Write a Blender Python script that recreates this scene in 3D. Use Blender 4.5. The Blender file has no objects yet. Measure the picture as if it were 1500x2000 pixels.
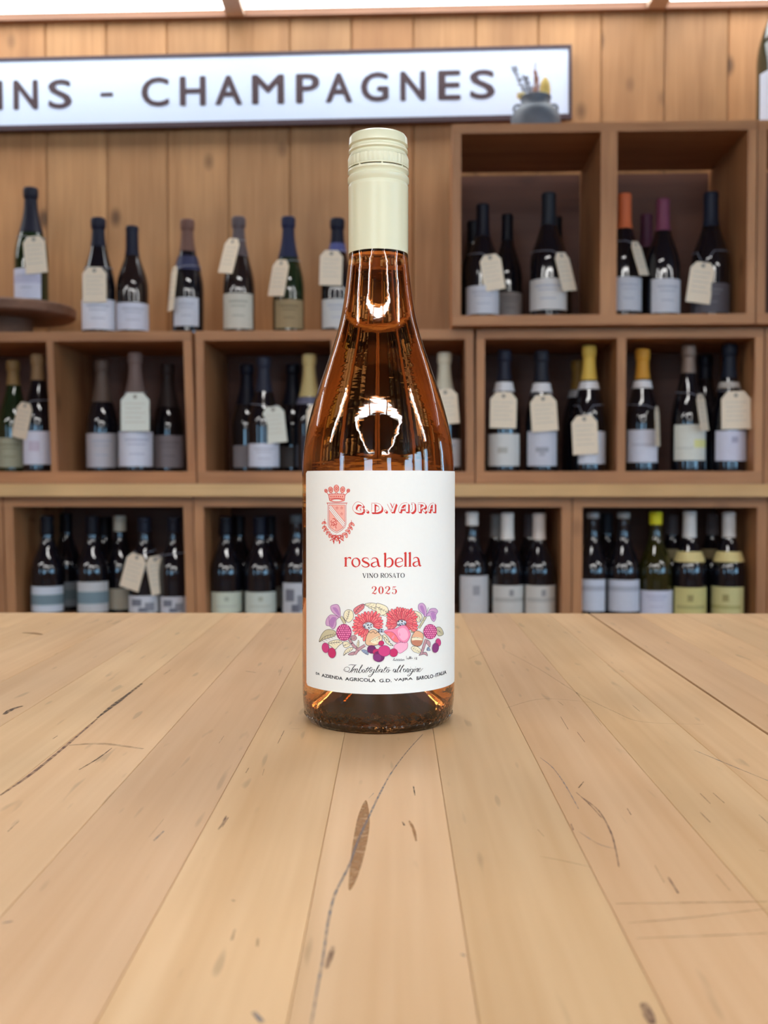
import bpy, bmesh, math, random
from mathutils import Vector, Matrix
random.seed(7)
PI = math.pi
D2R = PI / 180
# ------------------------------------------------------------------ camera
F = 2060.0                      # focal length in pixels of the 1500x2000 frame
TABLE = 0.90                    # height of the table top
ZC = TABLE + 0.1231             # eye height
PITCH = math.atan(58 / F)
col = bpy.context.scene.collection
scene = bpy.context.scene
cd = bpy.data.cameras.new('camera')
cam = bpy.data.objects.new('camera', cd)
col.objects.link(cam)
cam.location = (0, 0, ZC)
cam.rotation_euler = (PI / 2 - PITCH, 0, 0)
cd.sensor_fit = 'AUTO'
cd.sensor_width = 36
cd.lens = 36 * F / 2000
cd.clip_start = 0.02
cd.dof.use_dof = True
cd.dof.focus_distance = 0.51
cd.dof.aperture_fstop = 15
scene.camera = cam
# ------------------------------------------------------------------ world, exposure
world = bpy.data.worlds.new('sky')
scene.world = world
world.use_nodes = True
bg = world.node_tree.nodes['Background']
bg.inputs[0].default_value = (0.36, 0.68, 1.0, 1)
bg.inputs[1].default_value = 10.0
scene.view_settings.view_transform = 'Standard'
scene.view_settings.look = 'None'
scene.view_settings.exposure = 0.0
scene.view_settings.gamma = 1.0
scene.view_settings.use_curve_mapping = False
scene.cycles.max_bounces = 11
scene.cycles.use_light_tree = False
scene.cycles.diffuse_bounces = 3
scene.cycles.transmission_bounces = 10
scene.cycles.adaptive_threshold = 0.03
scene.cycles.sample_clamp_indirect = 10.0
BACK_PANEL = 5.0                # glow of the ceiling panels along the shelves
RING_PANEL = 24.5               # glow of the light ring behind the viewer
# ------------------------------------------------------------------ helpers


def ray(px, py):
    x = (px - 750) / F
    y = (1000 - py) / F
    s, c = math.sin(PITCH), math.cos(PITCH)
    return Vector((x, y * s + c, y * c - s))


YW = 2.95                       # distance to the plank wall straight ahead
YAW = 2.4 * D2R                 # the wall comes closer towards the right
UX = Vector((math.cos(YAW), -math.sin(YAW), 0))
NX = Vector((-math.sin(YAW), -math.cos(YAW), 0))   # out of the wall
WO = Vector((0, YW, 0))


def W(u, d, z):
    return WO + UX * u + NX * d + Vector((0, 0, z))


def pw(px, py, d):
    """point (u, z) of the plane d in front of the wall seen at a pixel"""
    r = ray(px, py)
    o = Vector((0, 0, ZC))
    t = ((WO + NX * d) - o).dot(NX) / r.dot(NX)
    p = o + r * t
    return (p - WO).dot(UX), p.z


def ptab(px, py):
    r = ray(px, py)
    t = (TABLE - ZC) / r.z
    return Vector((0, 0, ZC)) + r * t


def lin(r, g, b):
    f = lambda c: ((c / 255 + 0.055) / 1.055) ** 2.4 if c > 10 else c / 255 / 12.92
    return (f(r), f(g), f(b), 1)


def spline(pts, n=6, closed=False):
    """Catmull-Rom through tuples of any length"""
    P = list(pts)
    if len(P) < 3 and not closed:
        return [tuple(p) for p in P]
    out = []
    m = len(P)
    rng = range(m) if closed else range(m - 1)
    for i in rng:
        if closed:
            p0, p1, p2, p3 = P[(i - 1) % m], P[i], P[(i + 1) % m], P[(i + 2) % m]
        else:
            p0, p1, p2, p3 = P[max(i - 1, 0)], P[i], P[i + 1], P[min(i + 2, m - 1)]
        for k in range(n):
            t = k / n
            out.append(tuple(0.5 * ((2 * b) + (c - a) * t + (2 * a - 5 * b + 4 * c - d) * t * t + (3 * b - a - 3 * c + d) * t ** 3)
                             for a, b, c, d in zip(p0, p1, p2, p3)))
    if not closed:
        out.append(tuple(P[-1]))
    return out


class MB:
    def __init__(self):
        self.v, self.f, self.m = [], [], []
        self.cur = 0

    def face(self, pts):
        i = len(self.v)
        self.v += [tuple(p) for p in pts]
        self.f.append(tuple(range(i, i + len(pts))))
        self.m.append(self.cur)

    def quadidx(self, vs, fs):
        i = len(self.v)
        self.v += [tuple(p) for p in vs]
        for f in fs:
            self.f.append(tuple(i + k for k in f))
            self.m.append(self.cur)

    def hexa(self, b, t):
        """b, t: four corners each, both counter-clockwise from above"""
        self.quadidx(list(b) + list(t), [(3, 2, 1, 0), (4, 5, 6, 7), (0, 1, 5, 4), (1, 2, 6, 5), (2, 3, 7, 6), (3, 0, 4, 7)])

    def box(self, x0, x1, y0, y1, z0, z1):
        self.hexa([(x0, y0, z0), (x1, y0, z0), (x1, y1, z0), (x0, y1, z0)],
                  [(x0, y0, z1), (x1, y0, z1), (x1, y1, z1), (x0, y1, z1)])

    def lathe(self, prof, n=32, a0=0.0, a1=2 * PI):
        full = abs(a1 - a0 - 2 * PI) < 1e-6
        m = n if full else n + 1
        vs = []
        for r, z in prof:
            for k in range(m):
                a = a0 + (a1 - a0) * k / n
                vs.append((r * math.cos(a), r * math.sin(a), z))
        fs = []
        for i in range(len(prof) - 1):
            for k in range(n):
                k2 = (k + 1) % m
                fs.append((i * m + k, i * m + k2, (i + 1) * m + k2, (i + 1) * m + k))
        self.quadidx(vs, fs)

    def tube(self, pts, rad, n=8, closed=False, caps=True):
        pts = [Vector(p) for p in pts]
        m = len(pts)
        rr = rad if isinstance(rad, (list, tuple)) else [rad] * m
        vs = []
        prev = None
        for i, p in enumerate(pts):
            a = pts[(i - 1) % m] if (closed or i) else p
            b = pts[(i + 1) % m] if (closed or i < m - 1) else p
            t = (b - a)
            t = t.normalized() if t.length > 1e-9 else Vector((0, 0, 1))
            if prev is None:
                up = Vector((0, 0, 1)) if abs(t.z) < 0.9 else Vector((1, 0, 0))
                prev = t.cross(up).normalized()
            nrm = (prev - t * prev.dot(t)).normalized()
            prev = nrm
            bi = t.cross(nrm)
            for k in range(n):
                a_ = 2 * PI * k / n
                vs.append(p + (nrm * math.cos(a_) + bi * math.sin(a_)) * rr[i])
        fs = []
        for i in range(m if closed else m - 1):
            j = (i + 1) % m
            for k in range(n):
                k2 = (k + 1) % n
                fs.append((i * n + k, i * n + k2, j * n + k2, j * n + k))
        if caps and not closed:
            fs.append(tuple(range(n))[::-1])
            fs.append(tuple((m - 1) * n + k for k in range(n)))
        self.quadidx(vs, fs)

    def build(self, name, mats, parent=None, smooth=False, M=None):
        me = bpy.data.meshes.new(name)
        vs = self.v if M is None else [tuple(M @ Vector(p)) for p in self.v]
        me.from_pydata(vs, [], self.f)
        if not isinstance(mats, (list, tuple)):
            mats = [mats]
        for m in mats:
            me.materials.append(m)
        me.polygons.foreach_set('material_index', self.m)
        if smooth:
            bm = bmesh.new()
            bm.from_mesh(me)
            bmesh.ops.remove_doubles(bm, verts=bm.verts, dist=1e-6)
            bmesh.ops.recalc_face_normals(bm, faces=bm.faces)
            bm.to_mesh(me)
            bm.free()
            me.shade_smooth()
            me.set_sharp_from_angle(angle=40 * D2R)
        me.update()
        o = bpy.data.objects.new(name, me)
        col.objects.link(o)
        if parent is not None:
            o.parent = parent
        return o


def empty(name, loc, rz=0.0):
    o = bpy.data.objects.new(name, None)
    o.empty_display_size = 0.05
    col.objects.link(o)
    o.location = loc
    o.rotation_euler = (0, 0, rz)
    return o


def tag(o, label, cat, group=None):
    o['label'] = label
    o['category'] = cat
    if group:
        o['group'] = group
    return o


def struct(o):
    o['kind'] = 'structure'
    return o


# ------------------------------------------------------------------ materials
def newmat(name):
    m = bpy.data.materials.new(name)
    m.use_nodes = True
    nt = m.node_tree
    return m, nt, nt.nodes['Principled BSDF']


def plain(name, c, rough=0.5, spec=0.5, noise=0.06, nscale=60, metallic=0.0, coat=0.0):
    m, nt, p = newmat(name)
    N = nt.nodes
    tc = N.new('ShaderNodeTexCoord')
    nz = N.new('ShaderNodeTexNoise')
    nz.inputs['Scale'].default_value = nscale
    nz.inputs['Detail'].default_value = 3
    nt.links.new(tc.outputs['Object'], nz.inputs['Vector'])
    mr = N.new('ShaderNodeMapRange')
    mr.inputs[3].default_value = 1 - noise
    mr.inputs[4].default_value = 1 + noise
    nt.links.new(nz.outputs[0], mr.inputs[0])
    mx = N.new('ShaderNodeVectorMath')
    mx.operation = 'SCALE'
    mx.inputs[0].default_value = c[:3]
    nt.links.new(mr.outputs[0], mx.inputs['Scale'])
    nt.links.new(mx.outputs[0], p.inputs['Base Color'])
    p.inputs['Roughness'].default_value = rough
    p.inputs['Specular IOR Level'].default_value = spec
    p.inputs['Metallic'].default_value = metallic
    p.inputs['Coat Weight'].default_value = coat
    return m


def emis(name, c, s):
    m, nt, p = newmat(name)
    p.inputs['Base Color'].default_value = (0.9, 0.9, 0.9, 1)
    p.inputs['Emission Color'].default_value = c
    p.inputs['Emission Strength'].default_value = s
    return m


def wood(name, light, dark, axis='Z', grain=26.0, stretch=0.05, knots=0.0, rough=0.5, vary=0.25, flecks=0.0,
         tint=None, bump=0.15, contrast=0.6, spec=0.4):
    m, nt, p = newmat(name)
    N, L = nt.nodes, nt.links
    tc = N.new('ShaderNodeTexCoord')
    oi = N.new('ShaderNodeObjectInfo')
    sh = N.new('ShaderNodeVectorMath')
    sh.operation = 'SCALE'
    sh.inputs[0].default_value = (31.7, 17.3, 23.9)
    L.new(oi.outputs['Random'], sh.inputs['Scale'])
    add = N.new('ShaderNodeVectorMath')
    L.new(tc.outputs['Object'], add.inputs[0])
    L.new(sh.outputs[0], add.inputs[1])
    mp = N.new('ShaderNodeMapping')
    sc = [1.0, 1.0, 1.0]
    sc['XYZ'.index(axis)] = stretch
    mp.inputs['Scale'].default_value = sc
    L.new(add.outputs[0], mp.inputs['Vector'])
    n1 = N.new('ShaderNodeTexNoise')
    n1.inputs['Scale'].default_value = grain
    n1.inputs['Detail'].default_value = 3
    n1.inputs['Roughness'].default_value = 0.6
    n1.inputs['Distortion'].default_value = 0.6
    L.new(mp.outputs[0], n1.inputs['Vector'])
    n2 = N.new('ShaderNodeTexNoise')
    n2.inputs['Scale'].default_value = grain * 7
    n2.inputs['Detail'].default_value = 1
    L.new(mp.outputs[0], n2.inputs['Vector'])
    mixn = N.new('ShaderNodeMix')
    mixn.inputs[0].default_value = 0.3
    L.new(n1.outputs[0], mixn.inputs[2])
    L.new(n2.outputs[0], mixn.inputs[3])
    rp = N.new('ShaderNodeMapRange')
    rp.inputs[1].default_value = 0.5 - contrast / 2
    rp.inputs[2].default_value = 0.5 + contrast / 2
    L.new(mixn.outputs[0], rp.inputs[0])
    mc = N.new('ShaderNodeMix')
    mc.data_type = 'RGBA'
    mc.inputs[6].default_value = dark
    mc.inputs[7].default_value = light
    L.new(rp.outputs[0], mc.inputs[0])
    out = mc.outputs[2]
    # blotches, broad
    nb = N.new('ShaderNodeTexNoise')
    nb.inputs['Scale'].default_value = 5
    nb.inputs['Detail'].default_value = 2
    L.new(add.outputs[0], nb.inputs['Vector'])
    mrb = N.new('ShaderNodeMapRange')
    mrb.inputs[1].default_value = 0.3
    mrb.inputs[2].default_value = 0.7
    mrb.inputs[3].default_value = 0.88
    mrb.inputs[4].default_value = 1.1
    L.new(nb.outputs[0], mrb.inputs[0])
    # per-board tone
    mrv = N.new('ShaderNodeMapRange')
    mrv.inputs[3].default_value = 1 - vary
    mrv.inputs[4].default_value = 1 + vary * 0.4
    L.new(oi.outputs['Random'], mrv.inputs[0])
    mul = N.new('ShaderNodeMath')
    mul.operation = 'MULTIPLY'
    L.new(mrb.outputs[0], mul.inputs[0])
    L.new(mrv.outputs[0], mul.inputs[1])
    vs = N.new('ShaderNodeVectorMath')
    vs.operation = 'SCALE'
    L.new(out, vs.inputs[0])
    L.new(mul.outputs[0], vs.inputs['Scale'])
    out = vs.outputs[0]
    if tint is not None:            # some boards lean to another hue
        fr = N.new('ShaderNodeMath')
        fr.operation = 'MULTIPLY'
        fr.inputs[1].default_value = 7.31
        L.new(oi.outputs['Random'], fr.inputs[0])
        fr2 = N.new('ShaderNodeMath')
        fr2.operation = 'FRACT'
        L.new(fr.outputs[0], fr2.inputs[0])
        pwr = N.new('ShaderNodeMath')
        pwr.operation = 'POWER'
        pwr.inputs[1].default_value = 1.6
        L.new(fr2.outputs[0], pwr.inputs[0])
        mt = N.new('ShaderNodeMix')
        mt.data_type = 'RGBA'
        mt.blend_type = 'MULTIPLY'
        mt.inputs[7].default_value = tint
        L.new(pwr.outputs[0], mt.inputs[0])
        L.new(out, mt.inputs[6])
        out = mt.outputs[2]
    if knots > 0:
        mk = N.new('ShaderNodeMapping')
        ks = [1.0, 1.0, 1.0]
        ks['XYZ'.index(axis)] = 0.6
        mk.inputs['Scale'].default_value = ks
        L.new(add.outputs[0], mk.inputs['Vector'])
        vo = N.new('ShaderNodeTexVoronoi')
        vo.inputs['Scale'].default_value = 6.5
        vo.inputs['Randomness'].default_value = 1.0
        L.new(mk.outputs[0], vo.inputs['Vector'])
        kr = N.new('ShaderNodeMapRange')
        kr.inputs[1].default_value = 0.05
        kr.inputs[2].default_value = 0.14
        kr.inputs[3].default_value = knots
        kr.inputs[4].default_value = 0.0
        L.new(vo.outputs['Distance'], kr.inputs[0])
        m2 = N.new('ShaderNodeMix')
        m2.data_type = 'RGBA'
        m2.inputs[7].default_value = tuple(c * 0.35 for c in dark[:3]) + (1,)
        L.new(kr.outputs[0], m2.inputs[0])
        L.new(out, m2.inputs[6])
        out = m2.outputs[2]
    if flecks > 0:
        mf = N.new('ShaderNodeMapping')
        fs = [150.0, 150.0, 150.0]
        fs['XYZ'.index(axis)] = 22.0
        mf.inputs['Scale'].default_value = fs
        L.new(add.outputs[0], mf.inputs['Vector'])
        v2 = N.new('ShaderNodeTexNoise')
        v2.inputs['Scale'].default_value = 1.0
        v2.inputs['Detail'].default_value = 1.0
        L.new(mf.outputs[0], v2.inputs['Vector'])
        fr_ = N.new('ShaderNodeMapRange')
        fr_.inputs[1].default_value = 0.70
        fr_.inputs[2].default_value = 0.76
        fr_.inputs[3].default_value = 0.0
        fr_.inputs[4].default_value = flecks
        L.new(v2.outputs[0], fr_.inputs[0])
        m3 = N.new('ShaderNodeMix')
        m3.data_type = 'RGBA'
        m3.inputs[7].default_value = tuple(c * 0.3 for c in dark[:3]) + (1,)
        L.new(fr_.outputs[0], m3.inputs[0])
        L.new(out, m3.inputs[6])
        out = m3.outputs[2]
    L.new(out, p.inputs['Base Color'])
    p.inputs['Roughness'].default_value = rough
    p.inputs['Specular IOR Level'].default_value = spec
    bp = N.new('ShaderNodeBump')
    bp.inputs['Strength'].default_value = bump
    bp.inputs['Distance'].default_value = 0.0006
    L.new(mixn.outputs[0], bp.inputs['Height'])
    L.new(bp.outputs[0], p.inputs['Normal'])
    return m


M = {}
M['wall'] = wood('wall_pine', lin(194, 146, 98), lin(144, 98, 58), 'Z', 16, 0.06, knots=0.9, rough=0.55, vary=0.16, tint=(0.95, 0.86, 0.78, 1))
M['crateZ'] = wood('crate_pine_upright', lin(204, 148, 100), lin(152, 96, 58), 'Z', 22, 0.06, knots=0.6, rough=0.5, vary=0.16)
M['crateX'] = wood('crate_pine_flat', lin(204, 148, 100), lin(152, 96, 58), 'X', 22, 0.06, knots=0.6, rough=0.5, vary=0.16)
M['crateback'] = wood('crate_back_panel', lin(112, 70, 52), lin(78, 46, 36), 'X', 14, 0.08, knots=0.3, rough=0.6, vary=0.1)  # darkened colour stands in for the shade inside the crates
M['ledge'] = wood('ledge_pine', lin(232, 190, 134), lin(206, 158, 100), 'X', 18, 0.05, knots=0.6, rough=0.5, vary=0.05)
M['table'] = wood('maple_block', lin(228, 194, 148), lin(206, 166, 116), 'Y', 34, 0.035, rough=0.4, vary=0.08,
                  flecks=0.35, tint=(0.91, 0.88, 0.97, 1), bump=0.08, contrast=0.42, spec=0.35)
M['tableleg'] = wood('table_leg_wood', lin(190, 145, 95), lin(150, 105, 62), 'Z', 22, 0.06, rough=0.5)
M['trim'] = wood('trim_wood', lin(150, 108, 82), lin(112, 76, 56), 'X', 18, 0.06, rough=0.5)
M['beam'] = wood('beam_wood', lin(232, 204, 180), lin(206, 172, 146), 'Y', 18, 0.06, rough=0.5)
M['spool'] = wood('spool_wood', lin(136, 98, 76), lin(84, 56, 42), 'X', 30, 0.08, rough=0.7)
M['floor'] = wood('floor_wood', lin(120, 84, 56), lin(80, 54, 36), 'Y', 14, 0.06, rough=0.5)
M['roomwall'] = plain('room_plaster', lin(150, 112, 82), 0.8)
M['ceil'] = wood('ceiling_boards', lin(140, 100, 70), lin(100, 70, 48), 'Y', 12, 0.06, rough=0.6)
M['darkglass'] = plain('dark_bottle_glass', (0.006, 0.006, 0.010, 1), 0.06, 0.6, coat=0.3)
M['greenglass'] = plain('green_bottle_glass', (0.012, 0.026, 0.010, 1), 0.06, 0.6, coat=0.3)
M['brownglass'] = plain('brown_bottle_glass', (0.016, 0.010, 0.010, 1), 0.06, 0.6, coat=0.3)
M['oliveglass'] = plain('olive_bottle_glass', (0.022, 0.021, 0.004, 1), 0.06, 0.6, coat=0.3)
M['card'] = plain('tag_card', lin(238, 226, 204), 0.8, 0.2)
M['string'] = plain('tag_string', lin(150, 150, 160), 0.7)
M['eyelet'] = plain('tag_eyelet', lin(150, 140, 122), 0.7)
M['ink'] = plain('grey_ink', lin(150, 148, 148), 0.8)
M['signwhite'] = plain('sign_white', lin(208, 218, 238), 0.35, 0.4, noise=0.02, nscale=4)
M['signdark'] = plain('sign_dark', lin(62, 40, 46), 0.5)
M['glow_back'] = emis('ceiling_panel_glow', (0.93, 0.98, 1.0, 1), BACK_PANEL)
M['glow_ring'] = emis('light_ring_glow', (1.0, 0.985, 0.96, 1), RING_PANEL)
M['winframe'] = plain('window_frame_paint', lin(225, 220, 210), 0.5)
COLMAT = {}


def cm(c, rough=0.55, spec=0.4, metallic=0.0):
    k = (c, rough, spec, metallic)
    if k not in COLMAT:
        COLMAT[k] = plain('paint_%d_%d_%d' % c, lin(*c), rough, spec, 0.05, 90, metallic)
    return COLMAT[k]


# ------------------------------------------------------------------ the room
CEIL = pw(750, 28, 0.0)[1]
XL, XR, YB = -4.6, 4.6, -6.2
fl = MB()
fl.box(XL, XR, YB, 3.4, -0.05, 0)
struct(fl.build('floor', M['floor']))

# plank wall behind the shelves
wall = struct(empty('wall_back', W(0, 0, 0), -YAW))
wb = MB()
wb.box(-4.6, 4.6, 0.016, 0.05, 0, CEIL + 0.3)
wb.build('wall_core', M['roomwall'], wall)
u0 = pw(88, 70, 0)[0]
u1 = pw(1423, 70, 0)[0]
pitch_u = (u1 - u0) / 11
k0 = int((-4.6 - u0) / pitch_u) - 1
for k in range(k0, k0 + 57):
    a, b = u0 + k * pitch_u + 0.001, u0 + (k + 1) * pitch_u - 0.001
    if b > 4.6 or a < -4.6:
        continue
    hw = (b - a) / 2
    q = MB()
    prof = [(-hw, 0.0), (-hw, -0.011), (-hw + 0.004, -0.014), (hw - 0.004, -0.014), (hw, -0.011), (hw, 0.0)]
    n = len(prof)
    vs = [(x, y, 0.0) for x, y in prof] + [(x, y, CEIL + 0.02) for x, y in prof]
    q.quadidx(vs, [(i, (i + 1) % n, n + (i + 1) % n, n + i) for i in range(n)] + [tuple(range(n))[::-1], tuple(range(n, 2 * n))])
    o = q.build('plank', M['wall'], wall)
    o.location = ((a + b) / 2, 0.014, 0)

# side walls, wall behind the viewer with openings
def wall_with_windows(name, x0, x1, axis_x, wins, winz):
    """wall in the plane y=0 of its own frame, x0..x1, windows cut out of it"""
    root = empty(name, (0, 0, 0))
    struct(root)
    m = MB()
    z0, z1 = winz
    m.box(x0, x1, 0, 0.12, 0, z0)
    m.box(x0, x1, 0, 0.12, z1, CEIL + 0.3)
    xs = [x0] + [v for w in wins for v in w] + [x1]
    for i in range(0, len(xs), 2):
        m.box(xs[i], xs[i + 1], 0, 0.12, z0, z1)
    m.build('wall_panel', M['roomwall'], root)
    return root


wl = wall_with_windows('wall_left', YB, 3.4, 0, [(-3.0, -2.2)], (0.9, 2.1))
wl.rotation_euler = (0, 0, PI / 2)
wl.location = (XL, 0, 0)
wr = wall_with_windows('wall_right', -3.4, -YB, 0, [(-2.75, -2.35), (0.3, 0.8), (1.3, 2.6), (3.0, 5.0)], (0.9, 2.1))
wr.rotation_euler = (0, 0, -PI / 2)
wr.location = (XR, 0, 0)
wf = wall_with_windows('wall_front', -4.72, 4.72, 0, [(-2.4, -1.6), (1.0, 2.6)], (0.8, 2.15))
wf.rotation_euler = (0, 0, PI)
wf.location = (0, YB, 0)
wi = 0
for root, wins, (z0, z1) in ((wl, [(-3.0, -2.2)], (0.9, 2.1)), (wr, [(-2.75, -2.35), (0.3, 0.8), (1.3, 2.6), (3.0, 5.0)], (0.9, 2.1)),
                             (wf, [(-2.4, -1.6), (1.0, 2.6)], (0.8, 2.15))):
    mw = Matrix.Translation(root.location) @ Matrix.Rotation(root.rotation_euler.z, 4, 'Z')
    for a, b in wins:
        wi += 1
        q = MB()
        q.box(a, a + 0.03, 0.02, 0.07, z0, z1)
        q.box(b - 0.03, b, 0.02, 0.07, z0, z1)
        q.box(a + 0.03, b - 0.03, 0.02, 0.07, z0, z0 + 0.03)
        q.box(a + 0.03, b - 0.03, 0.02, 0.07, z1 - 0.03, z1)
        struct(q.build('window_%d' % wi, M['winframe'], M=mw))

# ceiling: boards, luminous panels along the shelves, ring of luminous panels behind the viewer
YP = 2.60
c = MB()
c.box(XL, XR, YB, YP, CEIL, CEIL + 0.06)
c.box(XL, XR, YP, 3.4, CEIL + 0.05, CEIL + 0.11)
struct(c.build('ceiling', M['ceil']))
beam_u = [pw(463, 26, 0.0)[0] - 2.36, pw(463, 26, 0.0)[0] - 1.18, pw(463, 26, 0.0)[0], pw(1275, 24, 0.0)[0], pw(1275, 24, 0.0)[0] + 1.18, pw(1275, 24, 0.0)[0] + 2.36]
edges = [-4.1] + beam_u + [4.1]
for i in range(len(edges) - 1):
    a, b = edges[i] + 0.021, edges[i + 1] - 0.021
    q = MB()
    zz = CEIL + 0.008
    def yb(x):
        return YW - x * math.tan(YAW) - 0.03
    q.hexa([(a, YP, zz), (b, YP, zz), (b, yb(b), zz), (a, yb(a), zz)], [(a, YP, zz + 0.01), (b, YP, zz + 0.01), (b, yb(b), zz + 0.01), (a, yb(a), zz + 0.01)])
    o = q.build('ceiling_light_panel', M['glow_back'])
    tag(o, ['luminous white ceiling panel at the far left end', 'luminous white ceiling panel second from the left end', 'luminous white ceiling panel above the left of the sign',
            'luminous white ceiling panel between the two beams above the sign', 'luminous white ceiling panel above the large green bottle', 'luminous white ceiling panel second from the right end',
            'luminous white ceiling panel at the far right end'][i], 'light panel', 'luminous panels along the shelf wall')
for i, u in enumerate(beam_u):
    q = MB()
    q.box(u - 0.025, u + 0.025, YP, YW - u * math.tan(YAW) - 0.032, CEIL - 0.012, CEIL + 0.012)
    struct(q.build('trim_%d' % (i + 2), M['beam']))
q = MB()
q.box(-4.6, 4.6, -0.027, -0.0145, CEIL - 0.009, CEIL + 0.006)
t1 = struct(q.build('trim_1', M['trim']))
t1.location = W(0, 0, 0)
t1.rotation_euler = (0, 0, -YAW)

RX, RY0, RY1, RW = 1.55, -5.4, -1.15, 0.21
ring = []
nseg = 3
for s in range(nseg):
    w = 2 * RX / nseg
    ring.append((-RX + s * w + 0.04, -RX + (s + 1) * w - 0.04, RY1 - RW, RY1, 'near edge, panel %s' % ('left', 'middle', 'right')[s]))
for s in (0, 2):
    w = 2 * RX / nseg
    ring.append((-RX + s * w + 0.04, -RX + (s + 1) * w - 0.04, RY0, RY0 + RW, 'far edge, panel %s' % ('left', 'middle', 'right')[s]))
for sx, sn in ((-1, 'left'), (1, 'right')):
    for s in range(3):
        L_ = (RY1 - RY0 - 2 * RW) / 3
        y0 = RY0 + RW + s * L_
        x = sx * (RX - 0.055)
        ring.append((x - 0.055, x + 0.055, y0 + 0.04, y0 + L_ - 0.04, '%s edge, %s panel' % (sn, ('rear', 'middle', 'front')[s])))
for a, b, y0, y1, txt in ring:
    q = MB()
    q.box(a, b, y0, y1, CEIL - 0.02, CEIL - 0.001)
    tag(q.build('ceiling_light_panel', M['glow_ring']), 'bright ceiling light of the rectangular ring, ' + txt, 'light panel', 'ring of ceiling lights')

for x0, x1, txt in ((1.75, 3.0, 'right of the table'), (3.08, 4.4, 'far right of the table'), (-3.0, -1.75, 'left of the table'), (-4.4, -3.08, 'far left of the table')):
    q = MB()
    q.box(x0, x1, -0.27, -0.13, CEIL - 0.02, CEIL - 0.001)
    tag(q.build('ceiling_light_panel', M['glow_ring']), 'long narrow ceiling light ' + txt, 'light panel', 'long ceiling lights beside the table')
for x0, x1, txt in ((-0.42, -0.06, 'left'), (0.06, 0.42, 'right')):  # unseen pair of panels, added to brighten the table from above
    q = MB()
    q.box(x0, x1, 1.0, 1.16, CEIL - 0.02, CEIL - 0.001)
    tag(q.build('ceiling_light_panel', M['glow_ring']), 'added unseen light brightening the far edge of the table, %s one' % txt, 'light panel', 'lights added to brighten the table')

# ------------------------------------------------------------------ table
TYAW = -0.56 * D2R
TY0, TY1 = -0.32, 0.992
table = tag(empty('butcher_block_table', (0, 0, 0)), 'pale maple butcher-block table carrying the rosé bottle', 'table')
seams = [0.0193 + 0.0436 * k for k in range(-17, 3)] + [0.1445, 0.183]
while seams[-1] < 0.74:
    seams.append(seams[-1] + 0.0436)
RT = Matrix.Rotation(TYAW, 4, 'Z')
for i in range(len(seams) - 1):
    groove = 0.0009 if abs(seams[i] - 0.183) < 1e-6 else 0.00007
    groove2 = 0.0009 if abs(seams[i + 1] - 0.183) < 1e-6 else 0.00007
    a, b = seams[i] + groove, seams[i + 1] - groove2
    mid = (a + b) / 2
    a -= mid
    b -= mid
    ch = 0.00022
    prof = [(a, -0.045), (b, -0.045), (b, -ch), (b - ch, 0), (a + ch, 0), (a, -ch)]
    n = len(prof)
    q = MB()
    # chamfered far end as well
    vs = [(x, TY0, z) for x, z in prof] + [(x, TY1 - 0.002, z) for x, z in prof] + [(x, TY1, min(z, -0.002)) for x, z in prof]
    fs = [(j * n + i_, j * n + (i_ + 1) % n, (j + 1) * n + (i_ + 1) % n, (j + 1) * n + i_) for j in range(2) for i_ in range(n)]
    fs = [f[::-1] for f in fs] + [tuple(range(n)), tuple(range(2 * n, 3 * n))[::-1]]
    q.quadidx(vs, fs)
    o = q.build('plank', M['table'], table)
    me = o.data
    bm = bmesh.new(); bm.from_mesh(me); bmesh.ops.recalc_face_normals(bm, faces=bm.faces); bm.to_mesh(me); bm.free()
    o.location = RT @ Vector((mid, 0, TABLE))
    o.rotation_euler = (0, 0, TYAW)
q = MB()
for x0, x1, y0, y1 in ((-0.68, 0.68, 0.90, 0.925), (-0.68, 0.68, -0.27, -0.245), (-0.68, -0.655, -0.245, 0.90), (0.655, 0.68, -0.245, 0.90)):
    q.box(x0, x1, y0, y1, TABLE - 0.135, TABLE - 0.045)
ap = q.build('apron', M['tableleg'], table)
ap.rotation_euler = (0, 0, TYAW)
for x in (-0.645, 0.575):
    for y in (-0.235, 0.82):
        q = MB()
        q.box(0, 0.07, 0, 0.07, 0, TABLE - 0.045)
        o = q.build('leg', M['tableleg'], table)
        o.location = RT @ Vector((x, y, 0))
        o.rotation_euler = (0, 0, TYAW)


def wearmat(name, c, alpha):
    m, nt, p = newmat(name)
    N, L = nt.nodes, nt.links
    p.inputs['Base Color'].default_value = lin(*c)
    p.inputs['Roughness'].default_value = 0.55
    tc = N.new('ShaderNodeTexCoord')
    nz = N.new('ShaderNodeTexNoise')
    nz.inputs['Scale'].default_value = 260
    nz.inputs['Detail'].default_value = 3
    L.new(tc.outputs['Object'], nz.inputs['Vector'])
    mr = N.new('ShaderNodeMapRange')
    mr.inputs[1].default_value = 0.3
    mr.inputs[2].default_value = 0.62
    mr.inputs[3].default_value = alpha * 0.35
    mr.inputs[4].default_value = alpha
    L.new(nz.outputs[0], mr.inputs[0])
    L.new(mr.outputs[0], p.inputs['Alpha'])
    return m


WEAR = {'dark': wearmat('wear_dark', (70, 50, 38), 0.8), 'brown': wearmat('wear_brown', (158, 112, 62), 0.85), 'grey': wearmat('wear_grey', (120, 122, 132), 0.62),
        'faint': wearmat('wear_faint', (140, 112, 86), 0.36), 'maroon': wearmat('wear_maroon', (104, 70, 62), 0.68)}
A5 = lambda x, y: (x / 2, 1180 + y / 2)
A6 = lambda x, y: (750 + x / 2, 1180 + y / 2)
A7 = lambda x, y: (x / 2, 1560 + y / 2)
A8 = lambda x, y: (750 + x / 2, 1560 + y / 2)
I0 = lambda x, y: (x, y)
MARKN = [0]


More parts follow.
